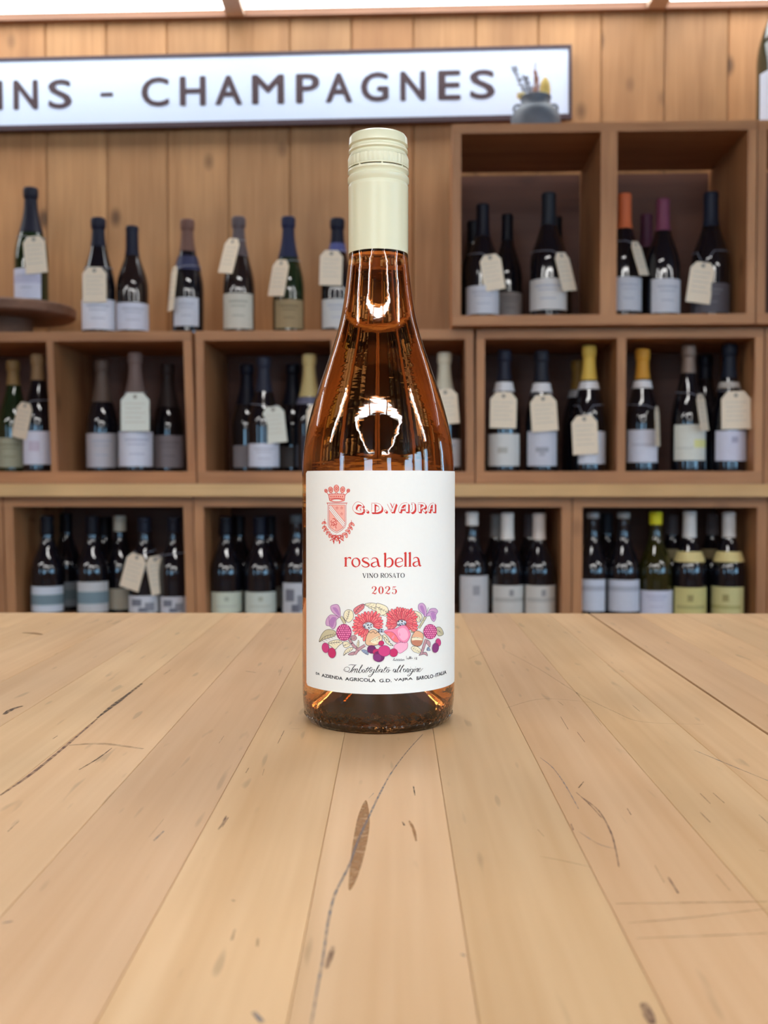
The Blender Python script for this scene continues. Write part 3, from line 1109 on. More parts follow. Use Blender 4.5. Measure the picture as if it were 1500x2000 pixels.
# script line
scr = [
    [(352, 122, 3), (372, 140, 5), (405, 138, 5), (418, 112, 5), (398, 95, 4), (370, 102, 4), (360, 122, 4), (380, 128, 3)],
    [(405, 78, 3), (432, 70, 5), (460, 74, 6), (492, 72, 3)], [(478, 76, 5), (455, 100, 9), (435, 135, 10), (412, 152, 5), (398, 146, 3)],
    [(432, 156, 4), (448, 136, 5), (462, 114, 5)], [(446, 142, 3), (468, 116, 5), (478, 120, 8), (464, 154, 6)], [(470, 138, 3), (490, 115, 5), (500, 120, 8), (487, 150, 7), (500, 152, 3)],
    [(502, 150, 3), (530, 112, 4), (552, 78, 5), (545, 76, 5), (524, 118, 9), (512, 148, 8), (526, 155, 5), (544, 138, 4), (538, 120, 4)],
    [(578, 152, 3), (592, 128, 8), (614, 94, 6)], [(592, 152, 3), (616, 128, 8), (642, 94, 6)], [(586, 112, 4), (618, 108, 5), (656, 106, 3)], [(580, 152, 3), (590, 154, 3), (604, 140, 3)],
    [(640, 120, 6), (626, 148, 7), (640, 150, 3)], [(648, 104, 5), (651, 100, 5)],
    [(680, 118, 5), (664, 158, 8), (640, 190, 7), (618, 196, 5), (616, 184, 4), (650, 166, 3), (686, 146, 3)],
    [(684, 150, 3), (708, 114, 4), (728, 78, 5), (718, 80, 5), (700, 120, 9), (690, 148, 7), (704, 150, 3)],
    [(726, 118, 6), (710, 146, 7), (724, 148, 3)], [(734, 103, 5), (737, 99, 5)],
    [(764, 118, 6), (748, 146, 7), (762, 150, 3)], [(766, 150, 3), (784, 120, 8), (804, 90, 6)], [(778, 110, 4), (806, 106, 5), (838, 104, 3)], [(770, 150, 4), (782, 152, 3), (798, 140, 3)],
    [(824, 130, 4), (838, 128, 3), (850, 134, 3)],
    [(904, 118, 6), (888, 146, 7), (902, 150, 3)], [(902, 150, 3), (928, 114, 4), (950, 80, 5), (942, 80, 5), (922, 120, 9), (912, 148, 7), (926, 150, 3)],
    [(928, 150, 3), (958, 112, 4), (984, 78, 5), (976, 78, 5), (954, 118, 9), (944, 146, 7), (956, 148, 3)], [(984, 112, 6), (978, 122, 3)],
    [(1006, 146, 3), (1020, 114, 6), (1030, 118, 6), (1018, 148, 6), (1030, 148, 3)], [(1046, 115, 6), (1032, 145, 7), (1046, 147, 3)], [(1054, 100, 5), (1057, 96, 5)],
    [(1084, 114, 5), (1068, 154, 8), (1046, 184, 7), (1026, 188, 5), (1024, 177, 4), (1056, 160, 3), (1090, 140, 3)],
    [(1100, 112, 6), (1086, 142, 7), (1098, 145, 3)], [(1106, 98, 5), (1109, 94, 5)],
    [(1098, 146, 4), (1112, 112, 6)], [(1104, 132, 3), (1124, 110, 5), (1132, 114, 7), (1120, 142, 7), (1134, 142, 3)],
    [(1136, 134, 3), (1158, 116, 4), (1154, 106, 4), (1138, 122, 7), (1138, 140, 6), (1152, 142, 4), (1184, 108, 3)]]
for s in scr:
    P.stroke(C4, s, BLACK)
for x, y, rx, ry in ((562, 137, 12, 17), (660, 134, 13, 16), (744, 133, 13, 16), (816, 135, 12, 17), (886, 133, 13, 16), (992, 131, 12, 17), (1064, 130, 13, 16)):
    P.ring(C4, x, y, rx, ry, BLACK, 3, 8, rot=24)


P.build('script_lettering', label)
P = Print()
# block capitals from the built-in letter shapes
def text_mesh(body, bold=0.0):
    cu = bpy.data.curves.new('t', 'FONT')
    cu.body = body
    cu.offset = bold
    cu.resolution_u = 4
    ob = bpy.data.objects.new('t', cu)
    col.objects.link(ob)
    dg = bpy.context.evaluated_depsgraph_get()
    me = ob.evaluated_get(dg).to_mesh()
    vs = [(v.co.x, v.co.y) for v in me.vertices]
    fs = [tuple(p.vertices) for p in me.polygons]
    ob.evaluated_get(dg).to_mesh_clear()
    bpy.data.objects.remove(ob)
    bpy.data.curves.remove(cu)
    return vs, fs


def block(body, T, x0, x1, b0, b1, h, m, bold=0.02):
    vs, fs = text_mesh(body)
    ax, bx = min(v[0] for v in vs), max(v[0] for v in vs)
    ay, by = min(v[1] for v in vs), max(v[1] for v in vs)
    mi = P.mi(m)
    for ox, oy in ((-1.5, 0), (1.5, 0), (0, -1.2), (0, 1.2)):     # heavier strokes
        o = P.off()
        nv = []
        for x, y in vs:
            f = (x - ax) / (bx - ax)
            X = x0 + f * (x1 - x0) + ox
            Y = b0 + (b1 - b0) * f - (y - ay) / (by - ay) * h + oy
            s, z = lab(*T(X, Y))
            v = P.bm.verts.new((s, z, 0))
            v[P.lay] = o
            nv.append(v)
        for f in fs:
            try:
                nf = P.bm.faces.new([nv[i] for i in f])
                nf.material_index = mi
            except ValueError:
                pass


block('DA', C4, 66, 103, 172, 180, 24, BLACK)
block('AZIENDA', C4, 125, 342, 197, 232, 32, BLACK)
block('AGRICOLA', C4, 371, 688, 236, 254, 34, BLACK)
block('G.D.', C4, 729, 855, 255, 252, 33, BLACK)
block('VAJRA', C4, 882, 1076, 250, 236, 33, BLACK)
block('BAROLO', C4, 1119, 1290, 232, 209, 37, BLACK)
P.stroke(C4, [(1297, 190), (1308, 188)], BLACK, 6)
block('ITALIA', C4, 1318, 1428, 200, 164, 36, BLACK)
P.build('address_lettering', label)

# shaded winery name
P = Print()
GV = [
    [(524, 338, 18), (500, 308, 24), (452, 302, 34), (421, 345, 38), (427, 384, 36), (468, 407, 28), (516, 405, 26)], [(515, 405, 30), (515, 360, 30)], [(482, 360, 14), (528, 360, 14)],
    [(650, 305, 34), (650, 403, 34)], [(626, 306, 18), (694, 307, 18)], [(690, 308, 20), (730, 332, 32), (736, 376, 32), (700, 402, 20)], [(626, 403, 18), (702, 403, 18)],
    [(838, 300, 36), (884, 402, 30)], [(884, 404, 24), (918, 300, 24)],
    [(1062, 302, 32), (1060, 404, 34)], [(970, 404, 26), (982, 350, 28), (1012, 312, 24), (1062, 304, 22)], [(984, 366, 13), (1052, 366, 13)],
    [(1138, 298, 30), (1142, 370, 30), (1118, 402, 22), (1104, 396, 12)], [(1112, 302, 14), (1150, 302, 14)],
    [(1212, 300, 28), (1212, 404, 28)], [(1196, 304, 16), (1262, 308, 24), (1272, 342, 26), (1232, 362, 16)], [(1236, 360, 22), (1286, 402, 30)],
    [(1388, 302, 28), (1388, 404, 28)], [(1328, 404, 22), (1336, 352, 24), (1356, 314, 20), (1388, 304, 20)], [(1338, 366, 11), (1382, 366, 11)]]
DOTS = [(572, 394, 13), (800, 394, 13)]
for k in range(5, 0, -1):
    o = P.off()
    for s in GV:
        P.stroke(C1, [(x + 3.2 * k, y + 3.6 * k, w + 4) for x, y, w in s], RED, off=o)
    for x, y, r in DOTS:
        P.ell(C1, x + 3 * k, y + 3.4 * k, r + 3, r + 3, RED)
o = P.off()
for s in GV:
    P.stroke(C1, [(x, y, w + 6) for x, y, w in s], RED, off=o)
for x, y, r in DOTS:
    P.ell(C1, x, y, r + 3, r + 3, RED)
o = P.off()
for s in GV:
    P.stroke(C1, [(x, y, max(w - 3, 4)) for x, y, w in s], WHITE, off=o)
for x, y, r in DOTS:
    P.ell(C1, x, y, r - 2, r - 2, WHITE)
P.build('shaded_lettering', label)

# coat of arms
P = Print()
ln = lambda pts, w=5, m=RED: P.stroke(C1, pts, m, w, n=1)
crv = lambda pts, w=5, m=RED: P.stroke(C1, pts, m, w)
sh_out = [(84, 294), (334, 294), (318, 320), (318, 556), (302, 596), (262, 632), (205, 664), (148, 632), (112, 596), (98, 556), (98, 320), (84, 294)]
P.poly(C1, sh_out[:-1], WHITE, smooth=False)
P.poly(C1, [(112, 318), (304, 318), (304, 556), (288, 592), (250, 622), (205, 646), (160, 622), (124, 592), (112, 556)], PINK, smooth=False)
P.poly(C1, [(112, 330), (140, 330), (304, 530), (304, 556), (292, 586), (284, 590), (112, 380)], WHITE, smooth=False)
ln(sh_out, 6); ln([(88, 302), (330, 302)], 5)
ln([(112, 318), (304, 318), (304, 556), (288, 592), (250, 622), (205, 646), (160, 622), (124, 592), (112, 556), (112, 318)], 5)
for a, b in (((140, 330), (304, 530)), ((122, 334), (304, 556)), ((112, 350), (294, 574)), ((112, 380), (284, 590))):
    ln([a, b], 4)


def star(cx, cy, r, m):
    pts = []
    for k in range(10):
        a = -PI / 2 + k * PI / 5
        rr = r if k % 2 == 0 else r * 0.45
        pts.append((cx + rr * math.cos(a), cy + rr * math.sin(a)))
    ln(pts + [pts[0]], 4)


for x, y in ((208, 358), (265, 358), (265, 430)):
    star(x, y, 17, RED)
for s in ([(170, 492), (190, 500), (186, 520), (160, 530), (178, 552), (196, 560), (192, 590), (202, 606)], [(190, 510), (208, 520), (216, 512)], [(186, 530), (206, 545), (200, 560)],
          [(178, 552), (160, 566), (142, 560), (136, 576)], [(160, 530), (140, 536), (134, 520), (146, 512)], [(184, 560), (170, 575), (160, 572)], [(150, 545), (140, 552)], [(152, 492), (172, 486), (182, 496)]):
    crv(s, 7)
P.poly(C1, [(104, 190), (205, 178), (306, 190), (298, 268), (250, 281), (205, 283), (160, 281), (118, 268)], PINK, smooth=False)
crv([(80, 165), (96, 186), (108, 204), (112, 235), (118, 268)], 7); crv([(344, 160), (320, 186), (306, 204), (302, 235), (298, 268)], 7)
crv([(106, 196), (150, 186), (205, 184), (260, 186), (306, 196)], 6); crv([(110, 246), (160, 240), (205, 238), (255, 240), (304, 246)], 6)
crv([(118, 268), (160, 281), (205, 284), (250, 281), (298, 268)], 7)
P.poly(C1, [(150, 262), (205, 250), (262, 262), (240, 274), (180, 275)], WHITE); crv([(128, 262), (170, 250), (205, 247), (245, 250), (288, 260)], 9)
for x in (135, 160, 182, 205, 228, 250, 275):
    P.ell(C1, x, 216 + abs(x - 205) * 0.03, 6, 9, RED)
for x, y, r, ry in ((74, 148, 17, 22), (131, 136, 26, 36), (201, 120, 31, 44), (276, 134, 27, 38), (346, 146, 18, 22)):
    P.ell(C1, x, y, r, ry, PINK, rot=(x - 205) * 0.18)
    P.ring(C1, x, y, r, ry, RED, 6, 6, rot=(x - 205) * 0.18)
    for dx, dy in ((-.4, -.3), (.4, -.3), (-.35, .3), (.35, .3), (0, 0)):
        P.ring(C1, x + dx * r, y + dy * ry, r * .3, ry * .26, RED, 3, 4, n=10)
for s in ([(110, 196), (122, 182), (131, 172)], [(160, 186), (142, 178), (131, 172)], [(182, 184), (192, 172), (201, 164)], [(222, 184), (210, 172), (201, 164)], [(250, 188), (264, 178), (276, 172)], [(300, 194), (288, 182), (276, 172)]):
    crv(s, 5)


def leafy(path, n, size, seed):
    rnd = random.Random(seed)
    sp = spline(path, 12)
    P.stroke(C1, [(x, y) for x, y in sp], RED, 5, n=1)
    for k in range(n):
        i = int((k + 0.5) / n * (len(sp) - 2))
        x, y = sp[i]
        dx, dy = sp[i + 1][0] - x, sp[i + 1][1] - y
        a = math.degrees(math.atan2(dy, dx))
        for sd in (-1, 1):
            rr = size * rnd.uniform(0.8, 1.15)
            b = (a + 180 + sd * rnd.uniform(32, 48)) * D2R
            cx, cy = x + rr * math.cos(b), y + rr * math.sin(b)
            P.ell(C1, cx, cy, rr * 0.9, rr * 0.42, PINK, rot=b / D2R, n=10)
            P.ring(C1, cx, cy, rr * 0.9, rr * 0.42, RED, 5, 6, rot=b / D2R, n=10)
            P.stroke(C1, [(x, y), (cx, cy)], RED, 4)


leafy([(188, 722), (130, 690), (82, 640), (56, 575), (60, 490)], 7, 21, 3)
leafy([(218, 722), (290, 696), (348, 640), (382, 580), (384, 505)], 6, 27, 5)
for s in ([(204, 706), (170, 690), (150, 710), (180, 730), (204, 712)], [(204, 706), (240, 690), (258, 712), (228, 732), (204, 712)], [(190, 725), (150, 740), (122, 756)], [(180, 730), (172, 760), (170, 796)],
          [(228, 728), (234, 760), (238, 796)], [(240, 725), (270, 745), (292, 760)], [(160, 735), (164, 770), (178, 775)], [(224, 745), (248, 765), (240, 790)]):
    crv(s, 9)
P.build('coat_of_arms', label)

# flower drawing
P = Print()
DK = inkc((62, 58, 70))
COR, COR2 = inkc((246, 124, 126)), inkc((238, 98, 108))
MAG, MAG2, PUR, PUR2, LIL = inkc((208, 72, 128)), inkc((200, 56, 104)), inkc((138, 62, 120)), inkc((116, 52, 102)), inkc((208, 164, 200))
LIL2, CRM, TAN, ROSE, BLU, GRN, BRN, PALE, STEM = inkc((182, 130, 184)), inkc((240, 230, 196)), inkc((228, 186, 148)), inkc((238, 140, 172)), inkc((150, 164, 190)), inkc((206, 196, 160)), inkc((196, 130, 104)), inkc((244, 176, 200)), inkc((196, 150, 156))


def outl(T, pts, fill, w=8, line=DK, sm=True):
    P.poly(T, pts, fill, smooth=sm)
    q_ = spline(pts, 5, True) if sm else list(pts)
    P.stroke(T, q_ + [q_[0]], line, w, n=1)


def leaf(T, pts, fill, vein=None, w=8, ribs=4):
    outl(T, pts, fill, w)
    if vein:
        P.stroke(T, vein, DK, w)
        (x0, y0), (x1, y1) = vein[0], vein[-1]
        ang = math.atan2(y1 - y0, x1 - x0)
        ln_ = math.hypot(x1 - x0, y1 - y0)
        for k in range(1, ribs + 1):
            f = k / (ribs + 1)
            bx_, by_ = x0 + (x1 - x0) * f, y0 + (y1 - y0) * f
            for sd in (-1, 1):
                P.stroke(T, [(bx_, by_), (bx_ + math.cos(ang + sd * 0.9) * ln_ * .17, by_ + math.sin(ang + sd * 0.9) * ln_ * .17)], DK, w * 0.55)


# leaves behind
leaf(C2, [(1020, 155), (1140, 125), (1270, 145), (1440, 190), (1490, 290), (1440, 380), (1330, 350), (1200, 270), (1110, 215)], CRM, [(1030, 155), (1200, 220), (1440, 300)], ribs=6)
leaf(C3, [(0, 150), (60, 140), (190, 190), (235, 270), (180, 340), (80, 370), (0, 320)], CRM, [(0, 200), (100, 250), (220, 310)])
leaf(C2, [(805, 260), (880, 190), (1000, 145), (1010, 220), (940, 290), (860, 350), (830, 330)], inkc((226, 128, 132)), [(820, 330), (900, 240), (1000, 150)])
leaf(C2, [(615, 350), (640, 290), (710, 255), (790, 300), (800, 420), (730, 500), (670, 490), (620, 420)], CRM, [(660, 480), (700, 380), (720, 270)])
leaf(C2, [(135, 885), (180, 750), (260, 660), (360, 645), (460, 690), (450, 760), (360, 800), (230, 840)], GRN, [(135, 885), (270, 770), (455, 740)], ribs=5)
leaf(C2, [(310, 915), (400, 860), (520, 850), (590, 900), (520, 960), (440, 1040), (380, 985)], CRM, [(320, 920), (430, 900), (560, 890)])
leaf(C2, [(600, 900), (640, 880), (700, 890), (740, 950), (660, 1000), (610, 970)], CRM, [(610, 960), (720, 920)])
leaf(C2, [(610, 1155), (640, 1060), (720, 1000), (800, 1000), (760, 1060), (680, 1100)], CRM, [(620, 1140), (780, 1010)])
leaf(C2, [(870, 990), (880, 900), (905, 850), (920, 930), (900, 1010)], CRM, [(890, 1000), (905, 870)], w=6, ribs=2)
leaf(C2, [(960, 1050), (1030, 1040), (1085, 1080), (1090, 1140), (1020, 1110)], BLU, [(970, 1055), (1085, 1135)], w=6, ribs=2)
leaf(C2, [(760, 780), (830, 760), (870, 810), (830, 860), (760, 840)], STEM, [(720, 820), (860, 810)], w=7, ribs=2)
leaf(C2, [(700, 1135), (760, 1090), (840, 1080), (830, 1130), (780, 1145)], STEM, None)
leaf(C3, [(720, 300), (790, 290), (870, 340), (890, 420), (840, 500), (790, 480), (760, 400)], CRM, [(740, 310), (840, 400), (850, 490)])
leaf(C3, [(1170, 610), (1240, 600), (1290, 660), (1305, 740), (1220, 770), (1180, 720)], GRN, [(1170, 640), (1300, 735)])
leaf(C3, [(680, 700), (690, 640), (760, 600), (800, 640), (760, 690)], GRN, [(690, 690), (790, 620)], w=6)
leaf(C3, [(680, 1010), (720, 970), (800, 980), (870, 1050), (840, 1110), (760, 1090), (720, 1070)], CRM, [(690, 990), (850, 1090)], w=7)
leaf(C3, [(830, 1150), (880, 1100), (970, 1090), (995, 1160), (930, 1130)], STEM, None, w=8)
leaf(C3, [(980, 1050), (1000, 990), (1030, 1000), (1050, 1055)], BLU, [(985, 1050), (1020, 1000)], w=6, ribs=1)
leaf(C3, [(110, 770), (170, 750), (230, 820), (270, 910), (330, 955), (260, 950), (190, 900), (150, 830)], CRM, [(115, 760), (200, 840), (320, 955)])
leaf(C3, [(940, 880), (1000, 850), (1050, 900), (1040, 990), (990, 930)], STEM, None, w=7)
# stalks
for T, s in ((C2, [(560, 390, 40), (610, 470, 44), (640, 530, 40)]), (C3, [(960, 390, 40), (900, 500, 36), (830, 620, 26)]), (C2, [(720, 830, 40), (800, 950, 44), (880, 1020, 44)]), (C2, [(830, 1130, 40), (900, 1040, 46), (1030, 950, 40)]),
             (C3, [(970, 830, 34), (930, 960, 40), (880, 1110, 36)])):
    P.stroke(T, [(x, y, w + 14) for x, y, w in s], DK)
    P.stroke(T, s, STEM if T is C2 and s[0][0] > 600 or s[0][0] == 970 else GRN)
# sweet peas
outl(C2, [(360, 230), (380, 175), (490, 155), (540, 230), (550, 330), (545, 410), (480, 370), (400, 310)], LIL, 8, inkc((130, 90, 130)))
P.poly(C2, [(400, 220), (470, 220), (520, 300), (530, 380), (470, 320)], LIL2)
outl(C2, [(265, 500), (300, 410), (380, 355), (520, 400), (470, 460), (465, 560), (410, 635), (340, 580), (280, 565)], LIL, 8, inkc((130, 90, 130)))
P.poly(C2, [(340, 470), (400, 400), (470, 420), (440, 500), (400, 600), (350, 560)], LIL2)
P.stroke(C2, [(330, 400), (335, 500), (345, 580)], inkc((130, 90, 130)), 7)
outl(C3, [(815, 220), (830, 150), (900, 130), (960, 200), (980, 330), (960, 400), (900, 330), (840, 280)], LIL, 8, inkc((120, 96, 140)))
P.poly(C3, [(850, 190), (900, 180), (940, 280), (945, 370), (880, 280)], LIL2)
outl(C3, [(1010, 300), (1060, 240), (1150, 235), (1195, 290), (1160, 360), (1160, 430), (1120, 490), (1070, 440), (1050, 380), (980, 380)], LIL, 8, inkc((120, 96, 140)))
P.poly(C3, [(1060, 320), (1110, 300), (1150, 360), (1140, 430), (1100, 450), (1070, 380)], LIL2)
P.stroke(C3, [(1000, 330), (1080, 290), (1160, 320)], inkc((120, 96, 140)), 7); P.stroke(C3, [(985, 300), (1000, 250), (1015, 215)], DK, 7)


def daisy(T, cx, cy, rx, ry, n, a0, a1, seed, inner):
    rnd = random.Random(seed)
    for layer in range(2):
        for k in range(n):
            a = (a0 + (a1 - a0) * (k + 0.5 * layer) / n) * D2R
            f = 1.0 if layer == 0 else 0.72
            f *= rnd.uniform(0.86, 1.06)
            tx, ty = cx + rx * f * math.cos(a), cy + ry * f * math.sin(a)
            bx_, by_ = cx + inner * math.cos(a), cy + inner * 0.7 * math.sin(a)
            px_, py_ = -math.sin(a), math.cos(a)
            w = 27 if layer == 0 else 22
            m1 = 0.68
            mx_, my_ = bx_ + (tx - bx_) * m1, by_ + (ty - by_) * m1
            nx_, ny_ = bx_ + (tx - bx_) * 0.94, by_ + (ty - by_) * 0.94
            pts = [(bx_, by_), (mx_ + px_ * w, my_ + py_ * w), (nx_ + px_ * w * .7, ny_ + py_ * w * .7), (tx, ty), (nx_ - px_ * w * .7, ny_ - py_ * w * .7), (mx_ - px_ * w, my_ - py_ * w)]
            outl(T, pts, COR if (k + layer) % 3 else COR2, 6, inkc((120, 50, 66)))
    for k in range(30):
        a = rnd.uniform(0, 2 * PI)
        r_ = math.sqrt(rnd.random())
        P.ell(T, cx + inner * 1.0 * r_ * math.cos(a), cy + inner * .62 * r_ * math.sin(a), 15, 13, [BLU, DK, inkc((216, 222, 232))][k % 3], n=8)


daisy(C2, 1095, 570, 320, 300, 21, 92, 380, 2, 95)
daisy(C3, 490, 520, 330, 340, 24, 150, 400, 4, 88)


def bramble(T, cx, cy, rx, ry, seed):
    rnd = random.Random(seed)
    P.ell(T, cx, cy, rx, ry, inkc((168, 60, 112)), n=20)
    for j in range(-4, 5):
        for i in range(-4, 5):
            x = (i + 0.5 * (j % 2)) * rx / 3.6
            y = j * ry / 4.0
            if (x / rx) ** 2 + (y / ry) ** 2 < 0.92:
                x += rnd.uniform(-4, 4)
                P.ell(T, cx + x, cy + y, rx * .125, ry * .112, inkc((232, 112, 164)), n=9)
                P.ell(T, cx + x - rx * .02, cy + y - ry * .02, rx * .06, ry * .055, inkc((246, 176, 204)), n=7)


bramble(C2, 622, 700, 150, 165, 3)
bramble(C3, 1045, 685, 132, 148, 9)
# rose petals, fruits, grapes
outl(C3, [(150, 680), (260, 640), (390, 620), (470, 570), (570, 570), (630, 650), (660, 740), (620, 850), (560, 905), (480, 880), (420, 905), (330, 870), (240, 770)], ROSE, 8, inkc((170, 60, 100)))
P.poly(C3, [(160, 690), (260, 680), (360, 740), (430, 860), (400, 890), (320, 850), (230, 760)], COR)
P.stroke(C3, [(170, 700), (300, 690), (380, 760), (430, 840), (480, 870)], inkc((170, 60, 100)), 7)
P.poly(C3, [(420, 660), (520, 610), (600, 680), (610, 800), (520, 860), (440, 780)], PALE)
outl(C3, [(345, 960), (430, 900), (520, 895), (600, 900), (600, 1000), (540, 1060), (460, 1105), (400, 1070), (350, 1030)], PALE, 8, inkc((190, 90, 130)))
outl(C2, [(1040, 900), (1060, 770), (1130, 660), (1220, 645), (1290, 700), (1350, 770), (1360, 860), (1300, 930), (1180, 960), (1080, 950)], TAN, 9)
P.poly(C2, [(1140, 860), (1240, 790), (1350, 760), (1345, 860), (1280, 920), (1180, 910)], CRM)
P.stroke(C2, [(1120, 880), (1200, 830), (1300, 780), (1350, 760)], DK, 7); P.stroke(C2, [(1110, 690), (1150, 710), (1190, 680), (1230, 720), (1270, 690)], DK, 9)
for k in range(4):
    P.stroke(C2, [(1180 + k * 40, 880 - k * 12), (1200 + k * 40, 850 - k * 16)], DK, 6)
outl(C3, [(720, 720), (760, 670), (840, 680), (910, 740), (900, 860), (860, 950), (780, 970), (700, 930), (675, 860), (690, 780)], inkc((232, 176, 140)), 8)
P.poly(C3, [(690, 870), (780, 850), (890, 870), (850, 950), (780, 965), (705, 925)], BRN)
P.poly(C3, [(700, 800), (800, 790), (890, 820), (870, 850), (760, 850), (690, 850)], CRM); P.stroke(C3, [(690, 800), (790, 800), (900, 830)], DK, 7)
for k in range(8):
    P.ell(C2, 1300 + (k % 4) * 26, 650 + (k // 4) * 36, 16, 15, BLU if k % 2 else DK, n=8)
for T, x, y, rx, ry, m, rot in ((C2, 268, 1000, 68, 98, MAG, -8), (C2, 392, 1100, 74, 100, MAG2, -6), (C2, 1160, 1030, 84, 80, PUR2, 0), (C2, 1345, 910, 55, 48, MAG2, -20), (C2, 1250, 1080, 70, 60, MAG2, 0),
                                (C2, 1300, 1170, 110, 105, PUR2, 0), (C2, 1270, 1190, 80, 72, PUR, 0), (C3, 335, 1095, 78, 82, MAG2, 0), (C2, 1405, 1060, 118, 108, MAG, 0),
                                (C3, 1200, 895, 48, 76, MAG, -6), (C3, 1145, 1000, 62, 95, PUR, 6)):
    P.ell(T, x, y, rx, ry, m, rot=rot, n=22)
    P.ring(T, x, y, rx, ry, inkc((110, 50, 90)), 6, 6, rot=rot)
for s in ([(320, 1250), (350, 1200), (345, 1245), (380, 1235), (400, 1215), (410, 1240), (440, 1215), (450, 1240), (480, 1215), (490, 1240), (520, 1225), (545, 1235)],
          [(580, 1160), (590, 1220), (610, 1200), (620, 1225), (650, 1165), (645, 1220), (670, 1170), (665, 1218), (690, 1195), (700, 1215)], [(735, 1220), (750, 1185)], [(770, 1185), (780, 1200), (765, 1220), (785, 1225), (775, 1200), (785, 1180)], [(330, 1248), (440, 1250), (545, 1244)]):
    P.stroke(C3, s, DK, 6)
P.build('flower_drawing', label)

# ------------------------------------------------------------------ shelf crates (frame of the wall)
Z2B, Z2F, Z2TI, Z2T = ZC - 0.0037, ZC + 0.027, ZC + 0.353, ZC + 0.377
Z1F, Z1TI, Z1T = ZC + 0.404, ZC + 0.840, ZC + 0.862
LEDT, LEDB = Z2B, ZC - 0.034
Z3TI, Z3F = ZC - 0.060, ZC - 0.338
D1, D2_, D3, DL = 0.375, 0.33, 0.38, 0.42


def crate(name, label_, px0, px1, zb, zf, zti, zt, d, divs, dback=0.012, lean=0.0, slit=0.0, th=None, refy=800, group=None):
    """open crate: px0..px1 outer edges of its front in the picture; divs: (px0, px1) of inner uprights"""
    ua, ub = pw(px0, refy, d)[0], pw(px1, refy, d)[0]
    root = tag(empty(name, W(ua, 0, 0), -YAW), label_, 'crate', group)
    t = th or 0.022
    wd = ub - ua
    H = zt - zb
    y0, y1 = -d, -0.004

    def sheared(m, x0, x1, ya, yb_, za, zb_):
        f = lambda z: -lean * (z - zb)
        m.hexa([(x0 + f(za), ya, za), (x1 + f(za), ya, za), (x1 + f(za), yb_, za), (x0 + f(za), yb_, za)],
               [(x0 + f(zb_), ya, zb_), (x1 + f(zb_), ya, zb_), (x1 + f(zb_), yb_, zb_), (x0 + f(zb_), yb_, zb_)])
    for x in (0.0, wd - t):
        q_ = MB(); sheared(q_, x + 0.0006, x + t - 0.0006, y0, y1, zf, zti)
        q_.build('side_panel', M['crateZ'], root)
    for nm, za, zb_ in (('bottom_board', zb, zf), ('top_board', zti, zt)):
        q_ = MB(); sheared(q_, 0.0006, wd - 0.0006, y0 - 0.0008, y1 - (slit if nm == 'top_board' else 0), za, zb_)
        q_.build(nm, M['crateX'], root)
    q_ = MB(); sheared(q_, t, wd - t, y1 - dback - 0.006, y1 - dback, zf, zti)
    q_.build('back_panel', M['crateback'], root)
    for a, b in divs:
        xa = pw(a, refy, d)[0] - ua
        xb = pw(b, refy, d)[0] - ua
        q_ = MB(); sheared(q_, xa, xb, y0, y1 - dback - 0.006, zf, zti)
        q_.build('divider', M['crateZ'], root)
    return root


G2 = 'pine crates of the middle row'
crate('wine_crate', 'pine crate at the left of the middle row, round stand on top', -178, 384, Z2B, Z2F, Z2TI, Z2T, D2_, [(101, 114)], lean=0.03, group=G2, refy=940)
crate('wine_crate', 'pine crate of the middle row behind the rosé bottle', 385.5, 928, Z2B, Z2F, Z2TI, Z2T, D2_, [(650, 663)], lean=0.012, group=G2, refy=940)
crate('wine_crate', 'pine crate of the middle row under the raised box, collared champagnes inside', 929.5, 1491, Z2B, Z2F, Z2TI, Z2T, D2_, [(1205, 1222)], group=G2, refy=800)
crate('wine_crate', 'pine crate of the middle row cut by the right picture edge', 1492.5, 2050, Z2B, Z2F, Z2TI, Z2T, D2_, [(1770, 1787)], group=G2, refy=800)
crate('wine_crate', 'tall pine box raised on the middle row with red wines in two bays', 883, 1477, Z2T + 0.003, Z1F, Z1TI, Z1T, D1, [(1173, 1205)], slit=0.045, group='raised boxes', refy=440)
crate('wine_crate', 'tall pine box at the right picture edge under the large green bottle', 1478.5, 2070, Z2T + 0.003, Z1F, Z1TI, Z1T, D1, [(1768, 1800)], slit=0.045, group='raised boxes', refy=440)
G3 = 'pine crates of the bottom row'
Z3B = Z3F - 0.022
for a, b, ln_, txt in ((-372, 12, 0.02, 'cut by the left picture edge'), (13, 383, 0.02, 'holding the bottles with white and teal labels'), (384, 748, 0.02, 'left of the rosé bottle, light green labels inside'),
                       (749, 1116, 0.0, 'right of the rosé bottle, white capsules inside'), (1117, 1497, 0.0, 'holding the yellow capped bottle'), (1498, 1880, 0.0, 'cut by the right picture edge')):
    crate('wine_crate', 'pine crate of the bottom row ' + txt, a, b, Z3B, Z3F, Z3TI, LEDB - 0.0006, D3, [], lean=ln_, th=0.025, group=G3, refy=1195)
q = MB()
ul, ur = pw(-372, 1195, D3)[0], pw(1880, 1195, D3)[0]
q.box(-2.2, 2.2, -DL, -0.004, LEDB, LEDT - 0.0006)
led = tag(q.build('ledge_board', M['ledge']), 'long pale pine ledge board between the middle and bottom crate rows', 'ledge')
led.location = W(0, 0, 0); led.rotation_euler = (0, 0, -YAW)
base = tag(empty('shelf_base', W(0, 0, 0), -YAW), 'low wooden base cabinet under the bottom crate row', 'cabinet')
q = MB(); q.box(-2.2, 2.2, -D3, -0.004, 0.08, Z3B - 0.0006); q.build('body', M['crateX'], base)
q = MB(); q.box(-2.2, 2.2, -D3 + 0.04, -0.004, 0.0, 0.08); q.build('plinth', M['trim'], base)

